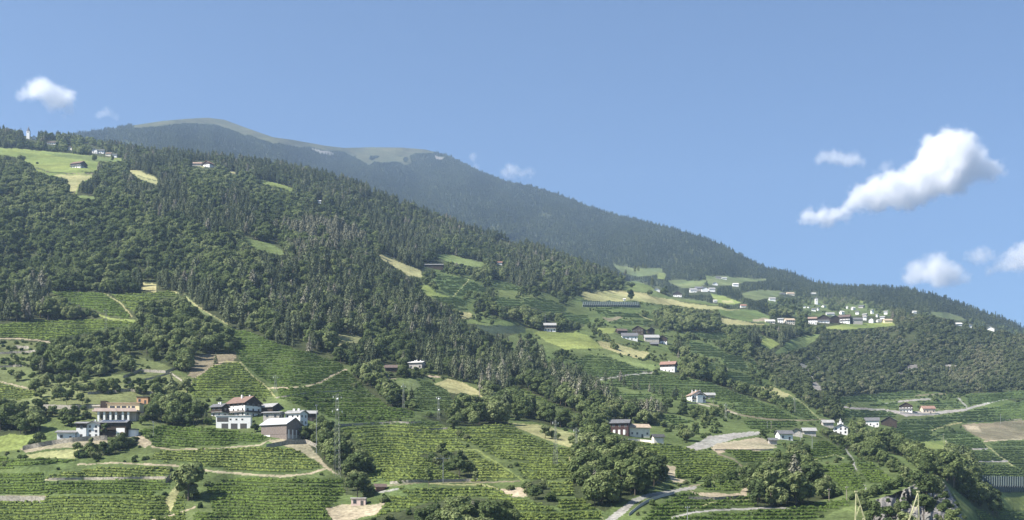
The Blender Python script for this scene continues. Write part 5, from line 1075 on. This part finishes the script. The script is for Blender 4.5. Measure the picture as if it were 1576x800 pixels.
cable((675,613), (1117,622), 4, 'long power line crossing the lower pine wood', .08, 800, 950)

# hail nets and orchard posts -------------------------------------------------------
NETM = bpy.data.materials.new('hail_net'); NETM.use_nodes = True
n = NETM.node_tree.nodes; l = NETM.node_tree.links; pb = n['Principled BSDF']; pb.inputs['Base Color'].default_value = (.085,.105,.100,1); pb.inputs['Roughness'].default_value = 1.0; pb.inputs['Specular IOR Level'].default_value = 0.0
def netfield(x0, x1, y0, y1, hgt, cols, label, post=(.5,.5,.5), spacing=3.2):
    G = [ground(x0, y1), ground(x1, y1), ground(x1, y0), ground(x0, y0)]; root = empty('netted_orchard', G[0], 0, label, 'orchard'); O = G[0]; m = MB(); nn = 8
    for i in range(cols):
        for t0, t1 in ((i/cols, (i+.82)/cols),):
            for j in range(nn):
                a = [ground(x0+(x1-x0)*t, y1+(y0-y1)*s)-O+Vector((0, 0, hgt)) for t, s in ((t0, j/nn), (t1, j/nn), (t1, (j+1)/nn), (t0, (j+1)/nn))]
                mid = [(a[0]+a[1])/2+Vector((0, 0, .7)), (a[2]+a[3])/2+Vector((0, 0, .7))]
                m.quad(a[0], mid[0], mid[1], a[3]); m.quad(mid[0], a[1], a[2], mid[1])
        a = ground(x0+(x1-x0)*i/cols, y1)-O; b_ = ground(x0+(x1-x0)*(i+.82)/cols, y1)-O; m.quad(a+Vector((0, 0, .3)), b_+Vector((0, 0, .3)), b_+Vector((0, 0, hgt)), a+Vector((0, 0, hgt)))
    m.build('net', NETM, root)
    pm = mat('orchard_post', post, .8)
    for i in range(cols+1):
        p = ground(x0+(x1-x0)*(i-.09)/cols, y1)-O; q = MB(); q.tube(p-Vector((0, .6, 1)), p+Vector((0, -.6, hgt+.8)), .32, .28, 5); q.build('post', pm, root)
netfield(897,984,467,472,2.3,26,'orchard under dark hail nets with a row of pale posts below the yellow meadow',(.32,.34,.32)); netfield(1512,1590,741,757,4,22,'dark blue hail net over the orchard at the right edge',(.12,.13,.14))
# ------------------------------------------------------------------ vineyards and orchards in rows
VL1 = leaf_mat('vine_leaves', (.095,.140,.036), (.135,.180,.046), (.185,.220,.066), False, .2)
VL2 = leaf_mat('orchard_leaves', (.078,.115,.038), (.100,.142,.048), (.125,.162,.058), False, .2)
from collections import deque
def components(code):
    """the separate plots of one cover"""
    M_ = (CM == CLS[code]); s = 2; S = M_[::s, ::s]; lab = np.zeros(S.shape, int); k = 0; out = []
    for j, i in zip(*np.nonzero(S)):
        if lab[j, i]: continue
        k += 1; dq = deque([(j, i)]); lab[j, i] = k; cells = []
        while dq:
            a, b = dq.popleft(); cells.append((a, b))
            for c, d in ((a+1, b), (a-1, b), (a, b+1), (a, b-1)):
                if 0 <= c < S.shape[0] and 0 <= d < S.shape[1] and S[c, d] and not lab[c, d]: lab[c, d] = k; dq.append((c, d))
        if len(cells)*s*s > 60: out.append(np.array(cells)*s)
    return out
LAND = [(a[0], a[1], a[2].replace('in the ', 'by the ')) for a in ANCH]
g5 = np.random.default_rng(55); rowbend = make_noise(81, 120, 2); leafn = make_noise(82, 3.0, 3); tiltn = make_noise(83, 260, 1)
def vineyard(cells, code, matl, smin, num):
    ys = cells[:, 0]+Y0; xs_ = cells[:, 1]+X0; x0, x1, y0, y1 = xs_.min(), xs_.max()+2, ys.min(), ys.max()+2
    ymid = ys.mean(); dm = float(lut(TF, xs_.mean(), ymid)); near = dm < 900
    sp = max(smin, 3.8*(620/dm)); hgt = min(1.9, sp*dm/F*.80); wid = .50 if near else .8; tilt = .03*float(tiltn(xs_.mean(), ymid))
    grid = np.zeros((H_, W_), bool)
    for dy in (0, 1):
        for dx in (0, 1): grid[np.clip(cells[:, 0]+dy, 0, H_-1), np.clip(cells[:, 1]+dx, 0, W_-1)] = True
    V = []; Q = []; C = []; Nn = []; step = 1.5; k = 0
    px = np.arange(x0, x1, step)
    for c in np.arange(y0-14, y1+14, sp):
        py = c+tilt*(px-x0)+4.0*rowbend(px, np.full(len(px), c*.35))+.45*g5.normal()+.17*sp*leafn(px*.6, np.full(len(px), c*1.7))
        ok = look(grid, px, py) & (py < 846) & (py > Y0+1)
        pxj = px+g5.uniform(-.3, .3, len(px)); G = gF(pxj, py)
        miss = g5.uniform(0, 1, len(px)) < .05; run = ok & ~miss; dG = G[:, 1]
        idx = np.nonzero(run)[0]
        if len(idx) < 3: continue
        hh = hgt*(.85+.45*leafn(px, py)+g5.uniform(-.2, .25, len(px))); ww = wid*(1+.3*g5.uniform(-1, 1, len(px)))
        prof = [(-1, .12), (-1.15, .62), (-.35, 1.0), (.5, .98), (1.1, .5)]
        R_ = np.stack([np.stack([G[:, 0]+g5.uniform(-.1, .1, len(px)), G[:, 1]+a*ww, G[:, 2]+b*hh+g5.uniform(-.07, .07, len(px))], 1) for a, b in prof], 1)
        V.append(R_.reshape(-1, 3)); i0 = idx[:-1][np.diff(idx) == 1]
        for a in range(4): Q.append(np.stack([k+i0*5+a, k+(i0+1)*5+a, k+(i0+1)*5+a+1, k+i0*5+a+1], 1))
        k += len(px)*5
        if near or dm < 1300:
            rep = 8 if near else 4; ii = np.repeat(idx, rep); ph = g5.uniform(-1.2, 2.6, len(ii)); cc = G[ii]+np.stack([g5.uniform(-.5, .5, len(ii))*step*dm/F, np.sin(ph-.7)*ww[ii]*1.1, hh[ii]*(.55+.5*np.cos(ph-.7))], 1)
            C.append(cc); Nn.append(np.stack([g5.normal(0, .5, len(ii)), np.sin(ph-.7)+g5.normal(0, .3, len(ii)), np.cos(ph-.7)+.3+g5.normal(0, .3, len(ii))], 1))
    if not Q: return
    V = np.concatenate(V); Q = np.concatenate(Q)
    if C:
        L_ = quads_of(np.concatenate(C), np.concatenate(Nn), .24 if near else .38, g5); Q = np.concatenate([Q, np.arange(len(L_)).reshape(-1, 4)+len(V)]); V = np.concatenate([V, L_])
    me = np_mesh('vineyard', V, Q, [matl]); nm = 'vineyard' if code == 'vine' else 'orchard'
    o = bpy.data.objects.new(nm, me); COL.objects.link(o)
    j = min(range(len(ANCH)), key=lambda i: (ANCH[i][0]-xs_.mean())**2+(1.6*(ANCH[i][1]-ymid))**2)
    o['kind'] = 'stuff'; o['label'] = 'rows of green %s %s' % ('vines' if code == 'vine' else 'vines and fruit trees', ANCH[j][2].replace('in the', 'near the'))
for code, ml, sm in (('vine', VL1, 2.6), ('vine2', VL2, 2.1)):
    for i, c in enumerate(components(code)): vineyard(c, code, ml, sm, i)

# ------------------------------------------------------------------ clouds: real vapour, beyond the haze
CLM = bpy.data.materials.new('cloud_vapour'); CLM.use_nodes = True
n = CLM.node_tree.nodes; l = CLM.node_tree.links
for x in list(n): n.remove(x)
out = n.new('ShaderNodeOutputMaterial'); pv = n.new('ShaderNodeVolumeScatter'); pv.inputs['Color'].default_value = (.995,.995,.995,1); pv.inputs['Anisotropy'].default_value = .25
geo = n.new('ShaderNodeNewGeometry'); tc = n.new('ShaderNodeTexCoord')
# density: union of round puffs is given by the mesh; its edge is broken up by noise
no = n.new('ShaderNodeTexNoise'); no.inputs['Scale'].default_value = .0058; no.inputs['Detail'].default_value = 6.0; no.inputs['Roughness'].default_value = .68
l.new(geo.outputs['Position'], no.inputs['Vector'])
mr = n.new('ShaderNodeMapRange'); mr.inputs[1].default_value = .40; mr.inputs[2].default_value = .62; mr.inputs[3].default_value = 0.0; mr.inputs[4].default_value = .03
da_ = n.new('ShaderNodeAttribute'); da_.attribute_name = 'density'; ad_ = n.new('ShaderNodeMath'); ad_.operation = 'MULTIPLY_ADD'; ad_.inputs[1].default_value = .62
no2 = n.new('ShaderNodeMath'); no2.operation = 'MULTIPLY'; no2.inputs[1].default_value = 1.75; l.new(no.outputs[0], no2.inputs[0])
l.new(da_.outputs['Fac'], ad_.inputs[0]); l.new(no2.outputs[0], ad_.inputs[2]); l.new(ad_.outputs[0], mr.inputs[0]); mk_ = n.new('ShaderNodeMath'); mk_.operation = 'MULTIPLY'; mk_.use_clamp = True; mk_.inputs[1].default_value = 2.2; l.new(da_.outputs['Fac'], mk_.inputs[0])
mm_ = n.new('ShaderNodeMath'); mm_.operation = 'MULTIPLY'; l.new(mr.outputs[0], mm_.inputs[0]); l.new(mk_.outputs[0], mm_.inputs[1]); l.new(mm_.outputs[0], pv.inputs['Density']); l.new(pv.outputs[0], out.inputs['Volume'])
CLD = 15000.0
def cloud(puffs, label, dens=.015, lo=.99, hi=1.45, d=CLD):
    """puffs: (px, py, radius in photo px)"""
    mb = MB(); k = d/F; g = random.Random(int(puffs[0][0])); c0 = Vector(P3(puffs[0][0], puffs[0][1], d))
    for (px, py, r) in puffs:
        c = Vector(P3(px, py, d))-c0; c.y += g.uniform(-.6, .6)*r*k; mb.sphere(c, r*k*1.3, 0, 20, 12, (1, .9, 1))
    m = CLM.copy(); mp = m.node_tree.nodes['Map Range']; mp.inputs[1].default_value = lo; mp.inputs[2].default_value = hi; mp.inputs[4].default_value = dens
    o = mb.build('cloud', m); o.location = c0; tag(o, label, 'cloud')
    COL.objects.unlink(o); src = o; src.name = 'cloud_form'; vo = bpy.data.volumes.new('cloud'); vo.materials.append(m); o = bpy.data.objects.new('cloud', vo); COL.objects.link(o); o.location = c0; tag(o, label, 'cloud'); vol = o; o = src; o.name = 'cloud_form'
    rm = o.modifiers.new('r', 'REMESH'); rm.mode = 'VOXEL'; rm.voxel_size = 34
    for ns_, st_ in ((330, 80), (120, 80), (50, 44)):
        tx = bpy.data.textures.new('puff', 'CLOUDS'); tx.noise_scale = ns_; tx.noise_depth = 1; dm_ = o.modifiers.new('billow', 'DISPLACE'); dm_.texture = tx; dm_.texture_coords = 'GLOBAL'; dm_.strength = st_*min(1, sum(p[2] for p in puffs)/len(puffs)/20); dm_.mid_level = .55
    md = vol.modifiers.new('vapour', 'MESH_TO_VOLUME'); md.object = src; md.resolution_mode = 'VOXEL_SIZE'; md.voxel_size = 26.0; md.interior_band_width = 150.0; md.density = 1.0
    return vol
cloud([(1464,243,32),(1492,256,24),(1448,262,28),(1459,213,20),(1440,232,27),(1470,232,30),(1498,248,28),(1525,262,20),(1540,264,12),(1410,262,22),(1430,285,26),(1400,290,30),(1370,285,22),(1350,300,28),(1320,302,20),(1385,305,22),(1300,325,16),(1275,332,18),(1250,335,18),(1235,336,14),(1270,342,14),(1320,322,12),(1450,275,28),(1480,272,24)],
      'large bright heaped cloud trailing down to the left above the village')
cloud([(1262,243,12),(1285,243,14),(1310,246,14),(1325,250,10),(1298,250,12)], 'small flat oval cloud left of the large heaped cloud', .009, .97, 1.5)
cloud([(1358,258,10),(1370,253,8),(1345,263,7)], 'thin wisp between the small oval cloud and the large one', .0035, .97, 1.5)
cloud([(48,138,16),(68,140,20),(92,148,20),(112,148,14),(98,166,14),(35,146,11),(78,158,14)], 'white cloud alone at the upper left above the church', .014, .97, 1.6)
cloud([(165,174,9),(178,180,8),(150,175,8)], 'faint wisp right of the white cloud at the upper left', .003, .97, 1.5)
cloud([(785,263,14),(800,268,12),(815,267,10),(775,265,8)], 'faint cloud just above the mountain shoulder', .006, .97, 1.5)
cloud([(728,240,8),(733,258,7)], 'tiny wisp over the mountain shoulder, left of the faint cloud', .004, .97, 1.5)
cloud([(1412,421,22),(1440,417,26),(1468,423,20),(1395,426,14),(1488,427,11)], 'pale cloud low over the right ridge', .009, .97, 1.5)
cloud([(1505,395,17),(1524,396,13),(1488,393,12)], 'small pale cloud above the low one on the right', .008, .97, 1.5)
cloud([(1545,406,18),(1565,398,24),(1582,390,24),(1527,410,13)], 'pale cloud cut by the right edge', .009, .97, 1.5)

# ------------------------------------------------------------------ air
hz_ = MB(); hz_.box(-5200, 5200, -900, 8300, -75, 2320)
HZM = bpy.data.materials.new('haze'); HZM.use_nodes = True
n = HZM.node_tree.nodes; l = HZM.node_tree.links
for x in list(n): n.remove(x)
out = n.new('ShaderNodeOutputMaterial'); pv = n.new('ShaderNodeVolumePrincipled'); pv.inputs['Color'].default_value = (.52,.71,1.0,1); pv.inputs['Density'].default_value = 5.8e-5; pv.inputs['Anisotropy'].default_value = .2
l.new(pv.outputs[0], out.inputs['Volume'])
hzo = hz_.build('haze', HZM); hzo['kind'] = 'stuff'; hzo['label'] = 'thin bluish summer haze filling the valley'
